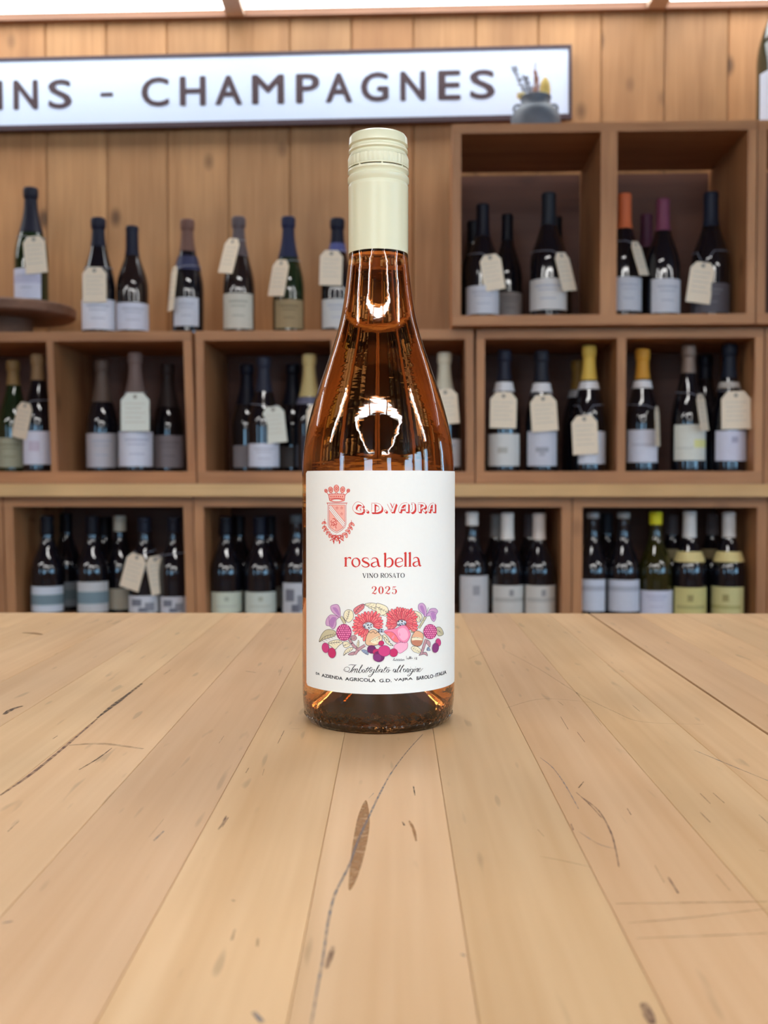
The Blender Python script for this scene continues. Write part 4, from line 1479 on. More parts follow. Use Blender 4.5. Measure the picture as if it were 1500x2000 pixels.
# spool stand on the left crate
DSP = 0.185
us, _ = pw(22, 590, DSP)
zsp = pw(22, 578, DSP + 0.165)[1]
sp = tag(empty('spool_stand', W(us, DSP, Z2T), -YAW), 'round weathered wooden spool stand under the leftmost champagne bottle', 'stand')
hs = zsp - Z2T
q = MB(); q.lathe([(0.00001, hs - 0.032), (0.155, hs - 0.032), (0.165, hs - 0.026), (0.165, hs - 0.005), (0.160, hs), (0.00001, hs)], 48); q.build('disc', M['spool'], sp, True)
q = MB(); q.lathe([(0.055, 0.012), (0.055, hs - 0.032)], 32); q.build('core', M['spool'], sp, True)
q = MB(); q.lathe([(0.00001, 0.0), (0.075, 0.0), (0.075, 0.012), (0.00001, 0.012)], 32); q.build('foot', M['spool'], sp, True)

# sign
DS = 0.035
u_a, z_a = pw(0, 255, DS); u_b, z_b = pw(1117, 232, DS)
slope = (z_b - z_a) / (u_b - u_a)
zt_b = pw(1117, 87, DS)[1]
hgt = zt_b - z_b
ulen = 2.05
sign = tag(empty('shop_sign', W(u_b, 0.018, z_b), 0), 'long white sign with dark frame and dark capitals on the plank wall', 'sign')
sign.rotation_euler = (Matrix.Rotation(-YAW, 4, 'Z') @ Matrix.Rotation(-math.atan(slope), 4, 'Y')).to_euler()
fw = 0.0085
q = MB(); q.box(-ulen + fw, -fw, -0.014, 0.0, fw * 1.6, hgt - fw); q.build('board', M['signwhite'], sign)
for x0, x1, za, zb_ in ((-ulen, 0, 0, fw * 1.6), (-ulen, 0, hgt - fw, hgt), (-ulen, -ulen + fw, fw * 1.6, hgt - fw), (-fw, 0, fw * 1.6, hgt - fw)):
    q = MB(); q.box(x0, x1, -0.018, 0.0, za, zb_); q.build('frame_strip', M['signdark'], sign)
inv = sign.matrix_basis.inverted() if False else None
Rs = sign.rotation_euler.to_matrix().to_4x4()
Ms = (Matrix.Translation(sign.location) @ Rs).inverted()


def letter(ch, x0, x1, yt, yb_):
    vs, fs = text_mesh(ch)
    ax, bx = min(v[0] for v in vs), max(v[0] for v in vs)
    ay, by = min(v[1] for v in vs), max(v[1] for v in vs)
    d = DS
    (ua, zb0), (ub, _) = pw(x0, yb_, d), pw(x1, yb_, d)
    zt0 = pw(x0, yt, d)[1]
    p0 = Ms @ W(ua, d, zb0); p1 = Ms @ W(ub, d, zb0); p2 = Ms @ W(ua, d, zt0)
    pts = [(p0.x + (v[0] - ax) / (bx - ax) * (p1.x - p0.x), p0.z + (v[1] - ay) / (by - ay) * (p2.z - p0.z)) for v in vs]
    q_ = MB()
    n_ = len(pts)
    e = 0.0028 if ch != '-' else 0.0
    for k_, (ox, oz) in enumerate(((-e, 0), (e, 0), (0, -e * .6), (0, e * .6))):
        q_.quadidx([(x + ox, -0.0155 - k_ * 0.00004, z + oz) for x, z in pts] + [(x + ox, -0.0142, z + oz) for x, z in pts], list(fs) + [tuple(n_ + i for i in f)[::-1] for f in fs])
    q_.build('letter', M['signdark'], sign)


def sy(x, y):      # tilt of the line of lettering
    return y - (x - 50) * 0.0228


for ch, x0, x1 in (('V', -78, -26), ('I', -8, 3), ('N', 28, 72), ('S', 96, 138), ('C', 278, 328), ('H', 353, 400), ('A', 422, 471), ('M', 494, 553), ('P', 580, 622), ('A', 638, 686), ('G', 707, 757), ('N', 784, 829), ('E', 858, 898), ('S', 920, 965)):
    letter(ch, x0, x1, sy(x0, 157), sy(x0, 212))
letter('-', 196, 220, sy(196, 184), sy(196, 191))

# ------------------------------------------------------------------ bottles on the shelves
CH = [(0.90, 0), (0.97, .008), (1, .025), (1, .30), (1, .40), (.95, .475), (.84, .55), (.68, .63), (.54, .705), (.44, .775), (.385, .84), (.365, .89), (.365, .905), (.42, .925), (.43, .955), (.43, .98), (.39, 1.0)]
BU = [(0.90, 0), (0.97, .008), (1, .025), (1, .30), (1, .43), (.95, .50), (.83, .57), (.66, .64), (.51, .70), (.42, .755), (.385, .80), (.375, .88), (.37, .95), (.385, .965), (.385, .985), (.36, 1.0)]


def prof_r(pf, f):
    for (r0, a), (r1, b) in zip(pf, pf[1:]):
        if a <= f <= b:
            return r0 + (r1 - r0) * (f - a) / (b - a)
    return pf[-1][0]


def bottle_at(cx, top, d, zs, Rb, kind, text, group, glass_='darkglass', foil=(20, 20, 26), foil_y=None, lab_=None, labc=(222, 222, 226), prints=(), collar=None, collarc=(225, 222, 222),
              ring_=None, metal=0.0, h=None, tagspec=None, name=None):
    pf = spline(CH if kind == 'ch' else BU, 3)
    u, ztop_ = pw(cx, top, d)
    H = (ztop_ - zs) if h is None else h
    loc = W(u, d, zs)
    dep = loc.y
    nm = name or ('champagne_bottle' if kind == 'ch' else 'wine_bottle')
    ang = math.atan2(loc.x, loc.y)
    root = tag(empty(nm, loc, -ang), text, 'bottle', group)
    rp = F * Rb / dep
    zof = lambda y, dd=0.0: pw(cx, y, d + Rb * dd)[1] - zs
    q_ = MB()
    q_.lathe([(0.00001, 0.004)] + [(r * Rb, f * H) for r, f in pf] + [(0.00001, H)], 28)
    q_.build('glass', M[glass_], root, True)
    fz = zof(foil_y, 0.4) / H if foil_y else 0.80
    fz = min(max(fz, 0.45), 0.95)
    q_ = MB()
    pr = [(prof_r(pf, fz) * Rb + 0.0002, fz * H)] + [(r * Rb + 0.0007, f * H) for r, f in pf if f > fz + 0.004]
    q_.lathe(pr + [(pr[-1][0] * 0.9, H + 0.001), (0.00001, H + 0.001)], 28)
    q_.build('foil', cm(foil, 0.45, 0.2, metal), root, True)
    if ring_:
        y0, y1, c_ = ring_
        a, b = zof(y1, .4) / H, zof(y0, .4) / H
        q_ = MB(); q_.lathe([(prof_r(pf, a + (b - a) * k / 4) * Rb + 0.0012, (a + (b - a) * k / 4) * H) for k in range(5)], 28)
        q_.build('neck_band', cm(c_, .45), root, True)
    if collar:
        y0, y1 = collar
        a, b = zof(y1, .4) / H, zof(y0, .4) / H
        q_ = MB(); q_.lathe([(prof_r(pf, a + (b - a) * k / 4) * Rb + 0.0016, (a + (b - a) * k / 4) * H) for k in range(5)], 28)
        q_.build('neck_label', cm(collarc, .6), root, True)

    def patch(nm_, x0, x1, za, zb_, c_, par, off):
        s0 = math.asin(max(-0.985, min(0.985, (x0 - cx) / rp)))
        s1 = math.asin(max(-0.985, min(0.985, (x1 - cx) / rp)))
        n_ = max(3, int((s1 - s0) / 0.12))
        m_ = MB()
        m_.lathe([(Rb + off, za), (Rb + off, zb_), (Rb + off - 0.0004, zb_), (Rb + off - 0.0004, za), (Rb + off, za)], n_, -PI / 2 + s0, -PI / 2 + s1)
        return m_.build(nm_, c_, par, True)
    if lab_:
        x0, x1, y0, y1 = lab_
        za, zb_ = max(zof(y1, 1.0), 0.012), zof(y0, 1.0)
        lo = patch('label', x0, x1, za, zb_, cm(labc, .7, .3), root, 0.0009)
        for a, b, c0, d0, cc in prints:
            patch('print', x0 + a * (x1 - x0), x0 + b * (x1 - x0), zb_ - d0 * (zb_ - za), zb_ - c0 * (zb_ - za), cm(cc, .7, .3), lo, 0.0012)
    if tagspec:
        tag_at(cx, d, Rb, pf, H, zs, root, *tagspec)
    return root


def tag_at(cx, d, Rb, pf, H, zs, bott, x0, x1, y0, y1, roll, yaw, text, colr=(240, 222, 196)):
    """card x0..x1, y0..y1 in the picture; roll tilts it in the picture plane, yaw turns it edge-on"""
    mx = (x0 + x1) / 2
    my = (y0 + y1) / 2
    side = abs(mx - cx) / (F * Rb / 2.7)
    dt = d + Rb * math.sqrt(max(0.0, 1 - min(side, 1) ** 2)) + 0.008 + 0.045 * abs(math.sin(yaw * D2R)) * 0.5
    uc, zc_ = pw(mx, my, dt)
    dep = W(uc, dt, zc_).y
    hh = (y1 - y0) * dep / F
    hh = hh / (1 + 0.25 * abs(math.sin(roll * D2R)))
    ww = 0.058 if yaw else (x1 - x0) * dep / F * (1 - 0.55 * abs(math.sin(roll * D2R)))
    root = tag(empty('price_tag', W(uc, dt, zc_), 0), text, 'tag', 'paper tags on the shelf bottles')
    Rm = Matrix.Rotation(-YAW, 4, 'Z') @ Matrix.Rotation(roll * D2R, 4, 'Y') @ Matrix.Rotation(-yaw * D2R, 4, 'Z')
    root.rotation_euler = Rm.to_euler()
    a, b, c_ = ww / 2, hh / 2, min(ww * 0.26, hh * 0.2)
    shp = [(-a, -b), (a, -b), (a, b - c_), (a - c_ * 0.85, b), (-a + c_ * 0.85, b), (-a, b - c_)]
    q_ = MB()
    n_ = len(shp)
    q_.quadidx([(x, -0.0004, z) for x, z in shp] + [(x, 0.0004, z) for x, z in shp],
               [tuple(range(n_)), tuple(range(n_, 2 * n_))[::-1]] + [(i, n_ + i, n_ + (i + 1) % n_, (i + 1) % n_) for i in range(n_)])
    card = q_.build('card', cm(colr, .8, .2), root)
    q_ = MB(); zz = b - c_ * 0.55
    q_.quadidx([(0.005 * math.cos(2 * PI * k / 12), -0.0007, zz + 0.005 * math.sin(2 * PI * k / 12)) for k in range(12)], [tuple(range(12))])
    q_.build('eyelet', M['eyelet'], root)
    for k in range(5):
        z0 = b - c_ - hh * 0.1 - k * hh * 0.12
        q_ = MB(); q_.box(-a * 0.72, a * (0.72 - 0.25 * (k % 2)), -0.00065, -0.00045, z0, z0 + hh * 0.02)
        q_.build('print', cm((206, 196, 178), .8), card)
    # string from the eyelet round the neck
    Mw = Matrix.Translation(root.location) @ Rm
    hole = Mw @ Vector((0, -0.001, zz))
    bl = bott.location
    zn = min(max(hole.z + 0.012, zs + 0.52 * H), zs + 0.86 * H)
    rn = prof_r(pf, (zn - zs) / H) * Rb + 0.0014
    az = math.atan2(hole.y - bl.y, hole.x - bl.x)
    pts = [hole]
    for k in range(15):
        t_ = az + 0.5 + (2 * PI - 1.0) * k / 14
        pts.append(Vector((bl.x + rn * math.cos(t_), bl.y + rn * math.sin(t_), zn + 0.006 * (0.5 - 0.5 * math.cos(t_ - az)))))
    pts.append(hole + Vector((0.0005, 0, 0.0005)))
    inv_ = Mw.inverted()
    q_ = MB(); q_.tube([inv_ @ p for p in pts], 0.0008, 5)
    q_.build('string', M['string'], root, True)


TXT = lambda c: ((.18, .82, .2, .26, c), (.25, .75, .34, .38, c), (.3, .7, .62, .66, c))
GR = (176, 178, 190)
g1 = 'bottles standing on the open top of the middle row'
D1R = 0.25
bottle_at(60, 368, DSP + 0.02, zsp, .043, 'ch', 'green champagne bottle with black foil standing on the round spool stand', g1, 'greenglass', (26, 26, 40), 455, (24, 77, 523, 590), (206, 206, 220), ((0, 1, .22, .48, (186, 184, 204)),) + TXT(GR),
          tagspec=(46, 91, 461, 534, -5, 0, 'cream tag on the champagne bottle standing on the round stand'))
bottle_at(192, 427, D1R, Z2T, .0425, 'ch', 'black champagne bottle with white label right of the round stand', g1, 'darkglass', (24, 26, 44), 480, (158, 222, 583, 645), (216, 216, 224), TXT(GR),
          tagspec=(161, 208, 522, 590, 0, 0, 'cream tag hanging over the white label beside the round stand'))
bottle_at(258, 443, D1R - .01, Z2T, .0405, 'bu', 'slimmer dark bottle without tag, white label, third on the open shelf', g1, 'brownglass', (24, 26, 44), 498, (227, 290, 590, 660), (208, 210, 222), TXT(GR))
bottle_at(366, 430, D1R, Z2T, .0405, 'ch', 'dark champagne bottle with rosy brown foil and blue neck band on the open shelf', g1, 'darkglass', (112, 80, 70), 490, (340, 386, 580, 636), (204, 206, 214), TXT(GR), ring_=(500, 528, (40, 42, 74)),
          tagspec=(325, 349, 520, 608, 6, 62, 'tag seen almost edge-on left of the brown foiled champagne'))
bottle_at(466, 425, D1R, Z2T, .0405, 'ch', 'dark champagne bottle with grey-brown foil and cream label on the open shelf', g1, 'brownglass', (92, 80, 82), 500, (437, 492, 572, 646), (206, 200, 184), TXT((170, 166, 150)),
          tagspec=(430, 466, 463, 536, 14, 40, 'tilted cream tag left of the grey-brown foiled neck'))
bottle_at(563, 425, D1R, Z2T, .0405, 'ch', 'green champagne bottle with navy foil and tan gold label', g1, 'greenglass', (34, 38, 66), 503, (538, 590, 584, 648), (160, 138, 102), TXT((120, 104, 76)),
          tagspec=(527, 562, 506, 580, 10, 38, 'tilted cream tag on the champagne with the tan gold label'))
bottle_at(659, 428, D1R, Z2T, .0425, 'ch', 'black champagne bottle with blue neck band partly hidden by the rosé bottle', g1, 'darkglass', (20, 22, 40), 475, (630, 690, 583, 648), (204, 204, 200), TXT(GR), ring_=(474, 492, (70, 76, 128)),
          tagspec=(624, 669, 489, 557, 2, 0, 'cream tag just left of the rosé bottle neck'))

gA = 'red wines in the raised box'
DA, DAb = 0.285, 0.13
bottle_at(924, 433, DAb, Z1F, .041, 'bu', 'black bottle half hidden at the back left of the raised box', gA, 'darkglass', (14, 14, 24))
bottle_at(943, 400, DA, Z1F, .041, 'bu', 'black wine bottle with white label at the left of the raised box', gA, 'darkglass', (18, 18, 30), 460, (911, 976, 557, 612), (206, 206, 212), TXT(GR),
          tagspec=(939, 984, 496, 568, -9, 0, 'cream tag on the leftmost bottle in the raised box'))
bottle_at(991, 420, 0.17, Z1F, .0385, 'bu', 'black wine bottle with dull grey label in the middle of the left bay', gA, 'darkglass', (14, 14, 24), 468, (972, 1022, 570, 618), (160, 150, 146), TXT((130, 124, 122)))
bottle_at(1086, 425, DAb, Z1F, .041, 'bu', 'black bottle hidden behind the tall one at the right of the left bay', gA, 'darkglass', (14, 14, 22))
bottle_at(1072, 378, DA, Z1F, .0455, 'bu', 'tall black wine bottle with creamy label at the right of the left bay', gA, 'darkglass', (30, 34, 42), 438, (1034, 1108, 543, 604), (212, 208, 204), TXT(GR),
          tagspec=(1086, 1122, 490, 571, -14, -46, 'tilted cream tag right of the tall black bottle in the left bay'))
bottle_at(1263, 420, DAb, Z1F, .041, 'bu', 'dark bottle with maroon capsule at the back of the right bay', gA, 'darkglass', (84, 44, 62), 482)
bottle_at(1220, 380, DA, Z1F, .0425, 'bu', 'black wine bottle with orange capsule in the raised box', gA, 'darkglass', (206, 104, 62), 445, (1204, 1255, 540, 606), (200, 200, 206), TXT(GR),
          tagspec=(1234, 1264, 468, 541, -16, -55, 'narrow tilted tag right of the orange capsule'))
bottle_at(1295, 390, DA, Z1F, .0425, 'bu', 'black wine bottle with maroon capsule and white label in the front of the right bay', gA, 'darkglass', (116, 58, 80), 449, (1275, 1334, 544, 611), (206, 206, 212), TXT(GR))
bottle_at(1389, 377, DA - .02, Z1F, .0465, 'bu', 'broad black wine bottle with slate capsule and dark grey label', gA, 'darkglass', (30, 36, 52), 440, (1352, 1424, 552, 610), (94, 90, 96), TXT((120, 116, 120)),
          tagspec=(1343, 1394, 511, 593, 8, 0, 'tilted cream tag on the broad bottle with the dark grey label'))
# large bottle on top at the right edge
bottle_at(1560, -120, 0.24, Z1T, .0975, 'ch', 'large green bottle standing on the raised box at the right picture edge', 'large bottle', 'greenglass', (30, 34, 30), None, (1494, 1640, 120, 250), (222, 232, 250))

gB = 'bottles in the middle crate row'
DF, DM = 0.255, 0.13
bottle_at(26, 705, 0.20, Z2F, .041, 'ch', 'green champagne bottle with dull gold foil and olive label at the left edge', gB, 'greenglass', (136, 104, 62), 752, (-10, 45, 855, 914), (172, 168, 142), TXT((140, 138, 112)))
bottle_at(74, 693, DF, Z2F, .041, 'ch', 'black champagne bottle with dull gold foil and white label near the left edge', gB, 'darkglass', (140, 110, 76), 742, (46, 95, 842, 907), (212, 210, 222), ((.2, .6, .3, .6, (196, 184, 200)),),
          tagspec=(24, 63, 784, 858, 12, 30, 'tilted tan tag between the two leftmost bottles of the middle row'))
bottle_at(199, 705, 0.20, Z2F, .041, 'ch', 'black champagne bottle with brown foil left of the tall tagged trio bottle', gB, 'darkglass', (96, 78, 68), 785, (168, 227, 846, 914), (196, 190, 194), TXT(GR))
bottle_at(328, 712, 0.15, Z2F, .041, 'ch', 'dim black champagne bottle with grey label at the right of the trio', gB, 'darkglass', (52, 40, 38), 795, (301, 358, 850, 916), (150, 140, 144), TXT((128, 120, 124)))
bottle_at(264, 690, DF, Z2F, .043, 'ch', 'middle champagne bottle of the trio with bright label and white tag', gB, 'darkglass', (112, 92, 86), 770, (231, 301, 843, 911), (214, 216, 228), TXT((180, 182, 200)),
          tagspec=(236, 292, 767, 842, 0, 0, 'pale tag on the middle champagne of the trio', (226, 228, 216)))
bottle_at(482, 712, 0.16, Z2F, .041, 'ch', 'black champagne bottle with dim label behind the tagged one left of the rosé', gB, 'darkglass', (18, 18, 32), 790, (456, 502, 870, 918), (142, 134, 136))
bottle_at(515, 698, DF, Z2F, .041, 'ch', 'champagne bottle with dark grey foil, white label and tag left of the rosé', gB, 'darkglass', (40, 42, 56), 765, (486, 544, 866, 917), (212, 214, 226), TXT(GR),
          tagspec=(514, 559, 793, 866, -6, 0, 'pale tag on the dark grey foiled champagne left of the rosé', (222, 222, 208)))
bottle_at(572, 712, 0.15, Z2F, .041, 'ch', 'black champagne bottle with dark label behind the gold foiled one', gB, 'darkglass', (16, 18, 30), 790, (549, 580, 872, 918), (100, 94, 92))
bottle_at(604, 693, DF, Z2F, .041, 'ch', 'black champagne bottle with pale gold foil beside the left shoulder of the rosé', gB, 'darkglass', (196, 174, 118), 775, (590, 640, 850, 910), (60, 60, 70), collar=(776, 790), collarc=(96, 96, 116),
          tagspec=(599, 645, 790, 868, 0, 0, 'tag half hidden behind the left shoulder of the rosé bottle'))
bottle_at(868, 690, DF, Z2F, .041, 'ch', 'black champagne bottle with silvery cream foil right of the rosé shoulder', gB, 'darkglass', (214, 206, 182), 765, (842, 899, 857, 912), (206, 204, 206), TXT(GR),
          tagspec=(848, 896, 759, 829, -5, 0, 'cream tag right behind the shoulder of the rosé bottle'))
bottle_at(985, 685, DF, Z2F, .041, 'ch', 'black foiled champagne with white collar at the left of its bay', gB, 'darkglass', (34, 36, 50), 742, (955, 1014, 847, 910), (212, 212, 208), ((.3, .62, .42, .6, (178, 176, 168)),), collar=(746, 764),
          tagspec=(957, 1009, 766, 836, 1, 0, 'cream tag on the left of the two black foiled collared champagnes'))
bottle_at(1058, 686, DF, Z2F, .041, 'ch', 'black foiled champagne with white collar and grey emblem on its label', gB, 'darkglass', (34, 36, 46), 745, (1032, 1087, 842, 910), (204, 206, 216), ((.28, .72, .46, .6, (160, 162, 174)), (.4, .6, .6, .72, (176, 178, 188))), collar=(748, 766),
          tagspec=(1036, 1089, 771, 843, -4, 0, 'cream tag on the champagne with the grey emblem label'))
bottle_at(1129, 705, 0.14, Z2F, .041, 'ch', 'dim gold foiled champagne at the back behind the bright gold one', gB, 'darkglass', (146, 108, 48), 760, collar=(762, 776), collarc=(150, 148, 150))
bottle_at(1151, 676, DF, Z2F, .041, 'ch', 'champagne with bright yellow gold foil and white collar', gB, 'darkglass', (222, 184, 84), 742, (1132, 1187, 842, 906), (210, 214, 224), (), collar=(745, 760),
          tagspec=(1117, 1168, 811, 888, -3, 0, 'low hanging cream tag on the bright gold foiled champagne'))
bottle_at(1255, 683, DF, Z2F, .041, 'ch', 'champagne with orange gold foil and white collar in the right bay', gB, 'darkglass', (206, 146, 52), 740, (1228, 1284, 839, 903), (212, 214, 226), ((.15, .85, .42, .5, (190, 192, 206)),), collar=(743, 758),
          tagspec=(1275, 1293, 794, 872, -2, -68, 'tag seen edge-on right of the orange gold champagne'))
bottle_at(1378, 695, 0.14, Z2F, .041, 'ch', 'black champagne bottle at the back of the right bay', gB, 'darkglass', (14, 15, 28))
bottle_at(1345, 675, DF, Z2F, .042, 'ch', 'champagne with brownish silver foil and cream label with a yellow corner', gB, 'darkglass', (130, 112, 100), 728, (1320, 1379, 829, 899), (220, 220, 208), ((.62, 1.0, .42, .64, (222, 220, 150)), (.05, .6, .64, .68, (196, 196, 184))), metal=0.3,
          tagspec=(1359, 1385, 768, 843, -8, -56, 'tilted tag right of the bottle with the yellow cornered label'))
bottle_at(1425, 673, DF, Z2F, .042, 'ch', 'navy foiled champagne with silver collar at the right end of the bay', gB, 'darkglass', (28, 34, 48), 738, (1401, 1465, 841, 900), (212, 212, 228), ((.46, .64, .2, .4, (170, 168, 190)),), collar=(746, 758), collarc=(190, 182, 172),
          tagspec=(1409, 1466, 764, 838, -1, 0, 'cream tag on the navy foiled champagne'))

gC = 'bottles in the bottom crate row'
DG, DH = 0.31, 0.19
TEAL = ((0, 1, .32, .72, (120, 140, 148)),)
PAT = ((.1, .4, .2, .6, (120, 122, 132)), (.5, .8, .4, .9, (140, 142, 150)), (.3, .6, .7, .95, (110, 112, 124)))
bottle_at(-24, 1010, DG, Z3F, .041, 'bu', 'bottle with pale label just entering at the left picture edge, bottom row', gC, 'darkglass', (16, 16, 26), None, (-50, 5, 1110, 1180), (196, 188, 188))
bottle_at(92, 1008, DG, Z3F, .041, 'bu', 'dark bottle with white and teal label at the left of its crate', gC, 'darkglass', (14, 14, 24), 1045, (62, 121, 1146, 1215), (206, 212, 220), TEAL)
bottle_at(129, 1003, DH, Z3F, .041, 'bu', 'dark bottle behind the two with white and teal labels', gC, 'darkglass', (14, 14, 24), 1040, (110, 160, 1137, 1200), (150, 160, 170), TEAL)
bottle_at(206, 1010, DH, Z3F, .041, 'bu', 'black bottle at the back beside the cream capsule', gC, 'darkglass', (12, 12, 20))
bottle_at(180, 1008, DG, Z3F, .041, 'bu', 'dark bottle with white and teal label, second in its crate', gC, 'darkglass', (14, 14, 24), 1045, (152, 209, 1137, 1215), (196, 196, 196), TEAL)
bottle_at(234, 1008, DG - .07, Z3F, .041, 'bu', 'dark bottle with cream capsule and tan label in the bottom row', gC, 'darkglass', (196, 186, 166), 1038, (205, 262, 1150, 1215), (184, 174, 154))
bottle_at(282, 1011, DG, Z3F, .041, 'bu', 'dark bottle with mottled black and white label beside the tilted tag', gC, 'darkglass', (26, 30, 44), 1040, (252, 311, 1164, 1215), (206, 206, 210), PAT,
          tagspec=(239, 282, 1079, 1154, 15, 20, 'tilted tan tag in the bottom row'))
bottle_at(340, 1011, DG, Z3F, .041, 'bu', 'dark bottle with mottled black and white label against the right crate side', gC, 'darkglass', (26, 28, 40), 1040, (314, 367, 1166, 1215), (200, 200, 206), PAT,
          tagspec=(296, 319, 1084, 1162, -10, -55, 'tag seen nearly edge-on between the two mottled labels'))
SEAL = ((.42, .56, .22, .42, (170, 174, 156)), (.15, .85, .62, .7, (190, 194, 180)))
bottle_at(466, 1008, DH, Z3F, .041, 'bu', 'black bottle behind the first light green label', gC, 'darkglass', (12, 12, 20))
bottle_at(527, 1008, DH, Z3F, .041, 'bu', 'black bottle behind the second light green label', gC, 'darkglass', (12, 12, 20), None, (500, 556, 1146, 1205), (160, 166, 158))
bottle_at(441, 1010, DG, Z3F, .041, 'bu', 'dark bottle with light green cream label, left of the pair', gC, 'darkglass', (14, 16, 26), 1046, (413, 472, 1157, 1215), (204, 210, 190), SEAL)
bottle_at(508, 1010, DG, Z3F, .041, 'bu', 'dark bottle with light green cream label, right of the pair', gC, 'darkglass', (14, 18, 32), 1046, (480, 538, 1157, 1215), (204, 210, 198), SEAL)
bottle_at(579, 1006, DG, Z3F, .041, 'bu', 'dark bottle with mottled label right beside the rosé bottle', gC, 'darkglass', (70, 76, 80), 1022, (553, 607, 1139, 1215), (200, 202, 206), PAT)
WC = (224, 218, 210)
bottle_at(922, 1000, DG, Z3F, .041, 'bu', 'dark bottle with short white capsule right of the rosé bottle', gC, 'darkglass', WC, 1027, (900, 953, 1125, 1215), (204, 202, 202), ((.45, .7, .25, .5, (160, 158, 162)),))
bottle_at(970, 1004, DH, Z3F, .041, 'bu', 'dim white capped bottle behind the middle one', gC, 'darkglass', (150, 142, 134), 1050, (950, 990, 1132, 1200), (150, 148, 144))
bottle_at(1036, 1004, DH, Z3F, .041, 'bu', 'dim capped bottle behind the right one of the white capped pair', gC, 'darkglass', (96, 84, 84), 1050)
LOGO = ((.5, .64, .14, .36, (150, 148, 148)), (.05, .95, .42, .56, (180, 178, 172)))
bottle_at(991, 1002, DG, Z3F, .041, 'bu', 'dark bottle with long white capsule, left of the pair with small emblems', gC, 'darkglass', WC, 1054, (964, 1026, 1144, 1215), (206, 204, 198), LOGO)
bottle_at(1053, 1003, DG, Z3F, .041, 'bu', 'dark bottle with long white capsule, right of the pair with small emblems', gC, 'darkglass', (216, 204, 194), 1054, (1028, 1088, 1144, 1215), (206, 202, 194), LOGO)
bottle_at(1158, 1001, DG, Z3F, .041, 'bu', 'dark bottle with grey capsule and white label at the left crate side', gC, 'darkglass', (150, 150, 150), 1013, (1133, 1181, 1132, 1194), (204, 210, 222), ((0, 1, .2, .36, (172, 176, 190)),))
bottle_at(1218, 1001, DG, Z3F, .041, 'bu', 'dark bottle with grey capsule and white label left of the yellow cap', gC, 'darkglass', (150, 150, 146), 1013, (1182, 1248, 1133, 1195), (204, 208, 220), ((0, 1, .2, .36, (172, 176, 190)),))
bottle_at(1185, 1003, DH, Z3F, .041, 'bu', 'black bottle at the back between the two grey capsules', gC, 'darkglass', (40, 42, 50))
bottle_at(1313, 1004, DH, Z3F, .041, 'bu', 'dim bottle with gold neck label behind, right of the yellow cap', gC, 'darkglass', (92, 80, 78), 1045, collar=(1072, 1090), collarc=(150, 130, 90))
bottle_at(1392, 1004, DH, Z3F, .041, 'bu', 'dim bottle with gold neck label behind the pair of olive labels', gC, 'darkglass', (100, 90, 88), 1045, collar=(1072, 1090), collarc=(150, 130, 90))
bottle_at(1281, 1000, DG, Z3F, .041, 'bu', 'olive bottle with bright yellow cap and white label', gC, 'oliveglass', (216, 206, 40), 1025, (1253, 1313, 1154, 1215), (206, 208, 224), TXT((180, 182, 204)))
OLV = ((.4, .58, .26, .5, (160, 148, 96)), (.08, .92, .64, .76, (176, 168, 110)))
bottle_at(1347, 999, DG, Z3F, .041, 'bu', 'dark bottle with white capsule, gold neck label and olive label, left one', gC, 'darkglass', (212, 208, 202), 1050, (1320, 1381, 1148, 1215), (206, 196, 130), OLV, collar=(1077, 1097), collarc=(224, 204, 140))
bottle_at(1424, 1000, DG, Z3F, .041, 'bu', 'dark bottle with white capsule, gold neck label and olive label, right one', gC, 'darkglass', (208, 202, 196), 1050, (1388, 1452, 1147, 1215), (206, 198, 140), OLV, collar=(1077, 1097), collarc=(224, 204, 140))

# ------------------------------------------------------------------ urn with dried flowers
DU = 0.27
uu, _ = pw(1046, 250, DU)
urn = tag(empty('urn', W(uu, DU, Z1T), -YAW), 'dark grey metal urn with two small handles on the raised box', 'urn')
k = W(uu, DU, Z1T).y / F
zu = lambda y: pw(1046, y, DU)[1] - Z1T
um = plain('urn_metal', lin(92, 100, 110), 0.5, 0.5, noise=0.25, nscale=40)
body = [(0.00001, 0.0), (44 * k, 0.0), (48 * k, zu(248)), (48 * k, zu(236)), (44 * k, zu(222)), (36 * k, zu(213)), (30 * k, zu(209)), (28 * k, zu(203)), (29 * k, zu(195)), (30 * k, zu(191)), (27 * k, zu(190)), (25 * k, zu(196)), (25 * k, zu(206)), (0.00001, zu(207))]
q = MB(); q.lathe(spline(body, 2), 32); q.build('body', um, urn, True)
for s in (-1, 1):
    q = MB(); q.tube(spline([(s * 29 * k, 0, zu(206)), (s * 37 * k, 0, zu(205)), (s * 42 * k, 0, zu(211)), (s * 40 * k, 0, zu(219))], 4), 0.003, 8); q.build('handle', um, urn, True)


def up(px, py, y=0.0):
    u_, z_ = pw(px, py, DU - y)
    return Vector((u_ - uu, y, z_ - Z1T))


def flower(name, text, cat, build):
    r = tag(empty(name, W(uu, DU, Z1T), -YAW), text, cat, 'dried flowers in the urn')
    build(r)
    return r


def f_yellow(r):
    q_ = MB()
    a, b = up(1064, 190), up(1065, 150)
    pts = [a + (b - a) * t for t in (0, .12, .3, .5, .7, .88, 1)]
    q_.tube(pts, [8 * k, 10 * k, 11 * k, 10.5 * k, 9 * k, 5.5 * k, 1 * k], 12); q_.build('flower_head', cm((240, 208, 122), .8), r, True)
    q_ = MB(); q_.tube([up(1054, 203), up(1064, 190)], 0.003, 6); q_.build('stem', cm((150, 120, 70), .8), r, True)


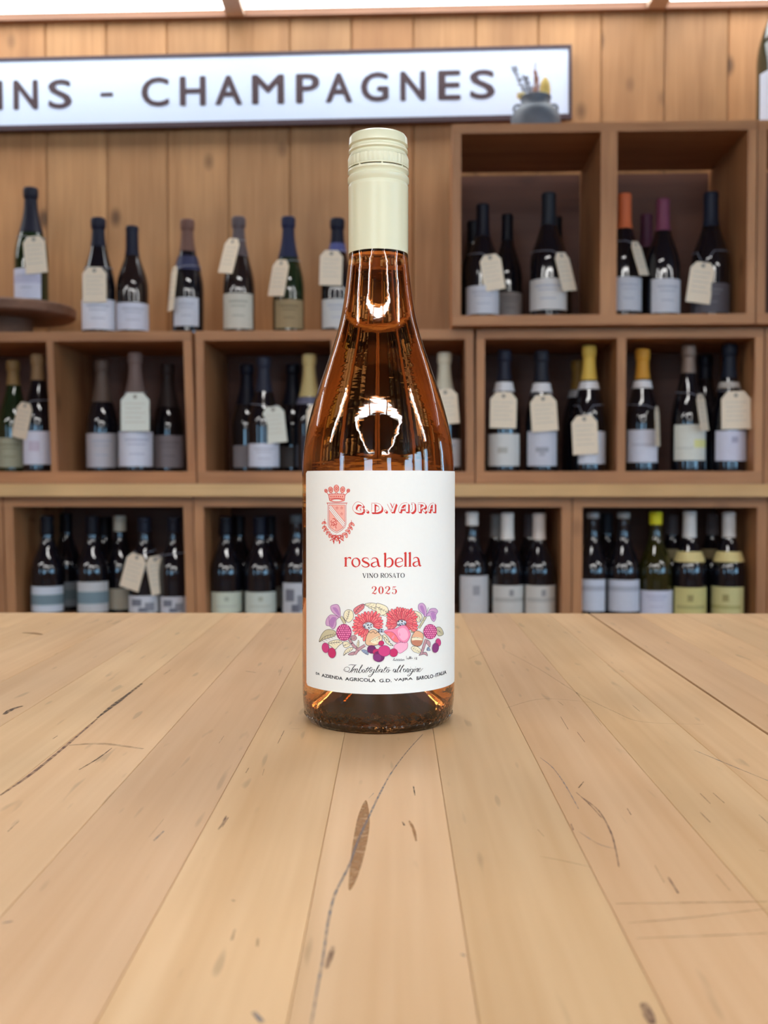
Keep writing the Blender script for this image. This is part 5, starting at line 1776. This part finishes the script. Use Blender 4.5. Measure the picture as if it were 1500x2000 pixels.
def f_small(r):
    q_ = MB()
    for i in range(10):
        a_ = 2 * PI * i / 10
        c_ = up(1018, 188)
        q_.tube([c_, c_ + Vector((math.cos(a_) * 9 * k, -0.004, math.sin(a_) * 7 * k))], [4 * k, 2.2 * k], 6)
    q_.build('flower_head', cm((244, 222, 158), .8), r, True)
    q_ = MB(); q_.tube(spline([tuple(up(1030, 203)), tuple(up(1024, 196)), tuple(up(1018, 188))], 3), 0.002, 6); q_.build('stem', cm((150, 140, 100), .8), r, True)


def f_plume(r):
    rnd = random.Random(5)
    q_ = MB()
    for i in range(46):
        f_ = i / 46
        c_ = up(1042 + 6 * math.sin(f_ * 3), 196 - f_ * 56)
        a_ = rnd.uniform(0, 2 * PI)
        w_ = 9 * k * (1 - 0.75 * f_)
        q_.tube([c_, c_ + Vector((math.cos(a_) * w_, math.sin(a_) * w_, 9 * k))], [1.7 * k, 0.5 * k], 5)
    q_.build('plume', cm((190, 134, 104), .9), r, True)
    q_ = MB(); q_.tube(spline([tuple(up(1042, 204)), tuple(up(1043, 170)), tuple(up(1046, 122))], 4), [0.0016] * 9, 6); q_.build('stem', cm((160, 130, 110), .8), r, True)


def f_twig(x1, y1, seed):
    def g(r):
        rnd = random.Random(seed)
        A, Bm, C_ = up(1038, 204, 0.005), up((1038 + x1) / 2 + 3, 178, 0.008), up(x1, y1, 0.01)
        sp_ = [Vector(p) for p in spline([tuple(A), tuple(Bm), tuple(C_)], 8)]
        q_ = MB(); q_.tube(sp_, 0.0012, 6); q_.build('stem', cm((110, 106, 108), .8), r, True)
        for i, p in enumerate(sp_[4:]):
            for s in (-1, 1):
                q_ = MB()
                a_ = rnd.uniform(0.3, 1.2)
                l_ = 9 * k * rnd.uniform(.7, 1.1)
                d_ = Vector((s * math.sin(a_), rnd.uniform(-.3, .3), math.cos(a_) * .8)).normalized()
                sd = d_.cross(Vector((0, 1, 0))).normalized() * l_ * 0.28
                q_.quadidx([p, p + d_ * l_ * .5 + sd + Vector((0, -.0006, 0)), p + d_ * l_, p + d_ * l_ * .5 - sd, p + d_ * l_ * .5 + Vector((0, -.002, 0))], [(0, 1, 4), (1, 2, 4), (2, 3, 4), (3, 0, 4), (0, 3, 2, 1)])
                q_.build('leaf', cm((150, 152, 160), .9), r)
    return g


flower('dried_flower', 'yellow dried cone flower in the grey urn', 'flower', f_yellow)
flower('dried_flower', 'small pale yellow dried bloom leaning left out of the urn', 'flower', f_small)
flower('dried_grass', 'brown dried plume in the middle of the urn', 'dried plant', f_plume)
flower('dried_twig', 'long grey leafy twig leaning left out of the urn', 'dried plant', f_twig(1003, 133, 2))
flower('dried_twig', 'short grey leafy twig beside the brown plume', 'dried plant', f_twig(1024, 152, 4))
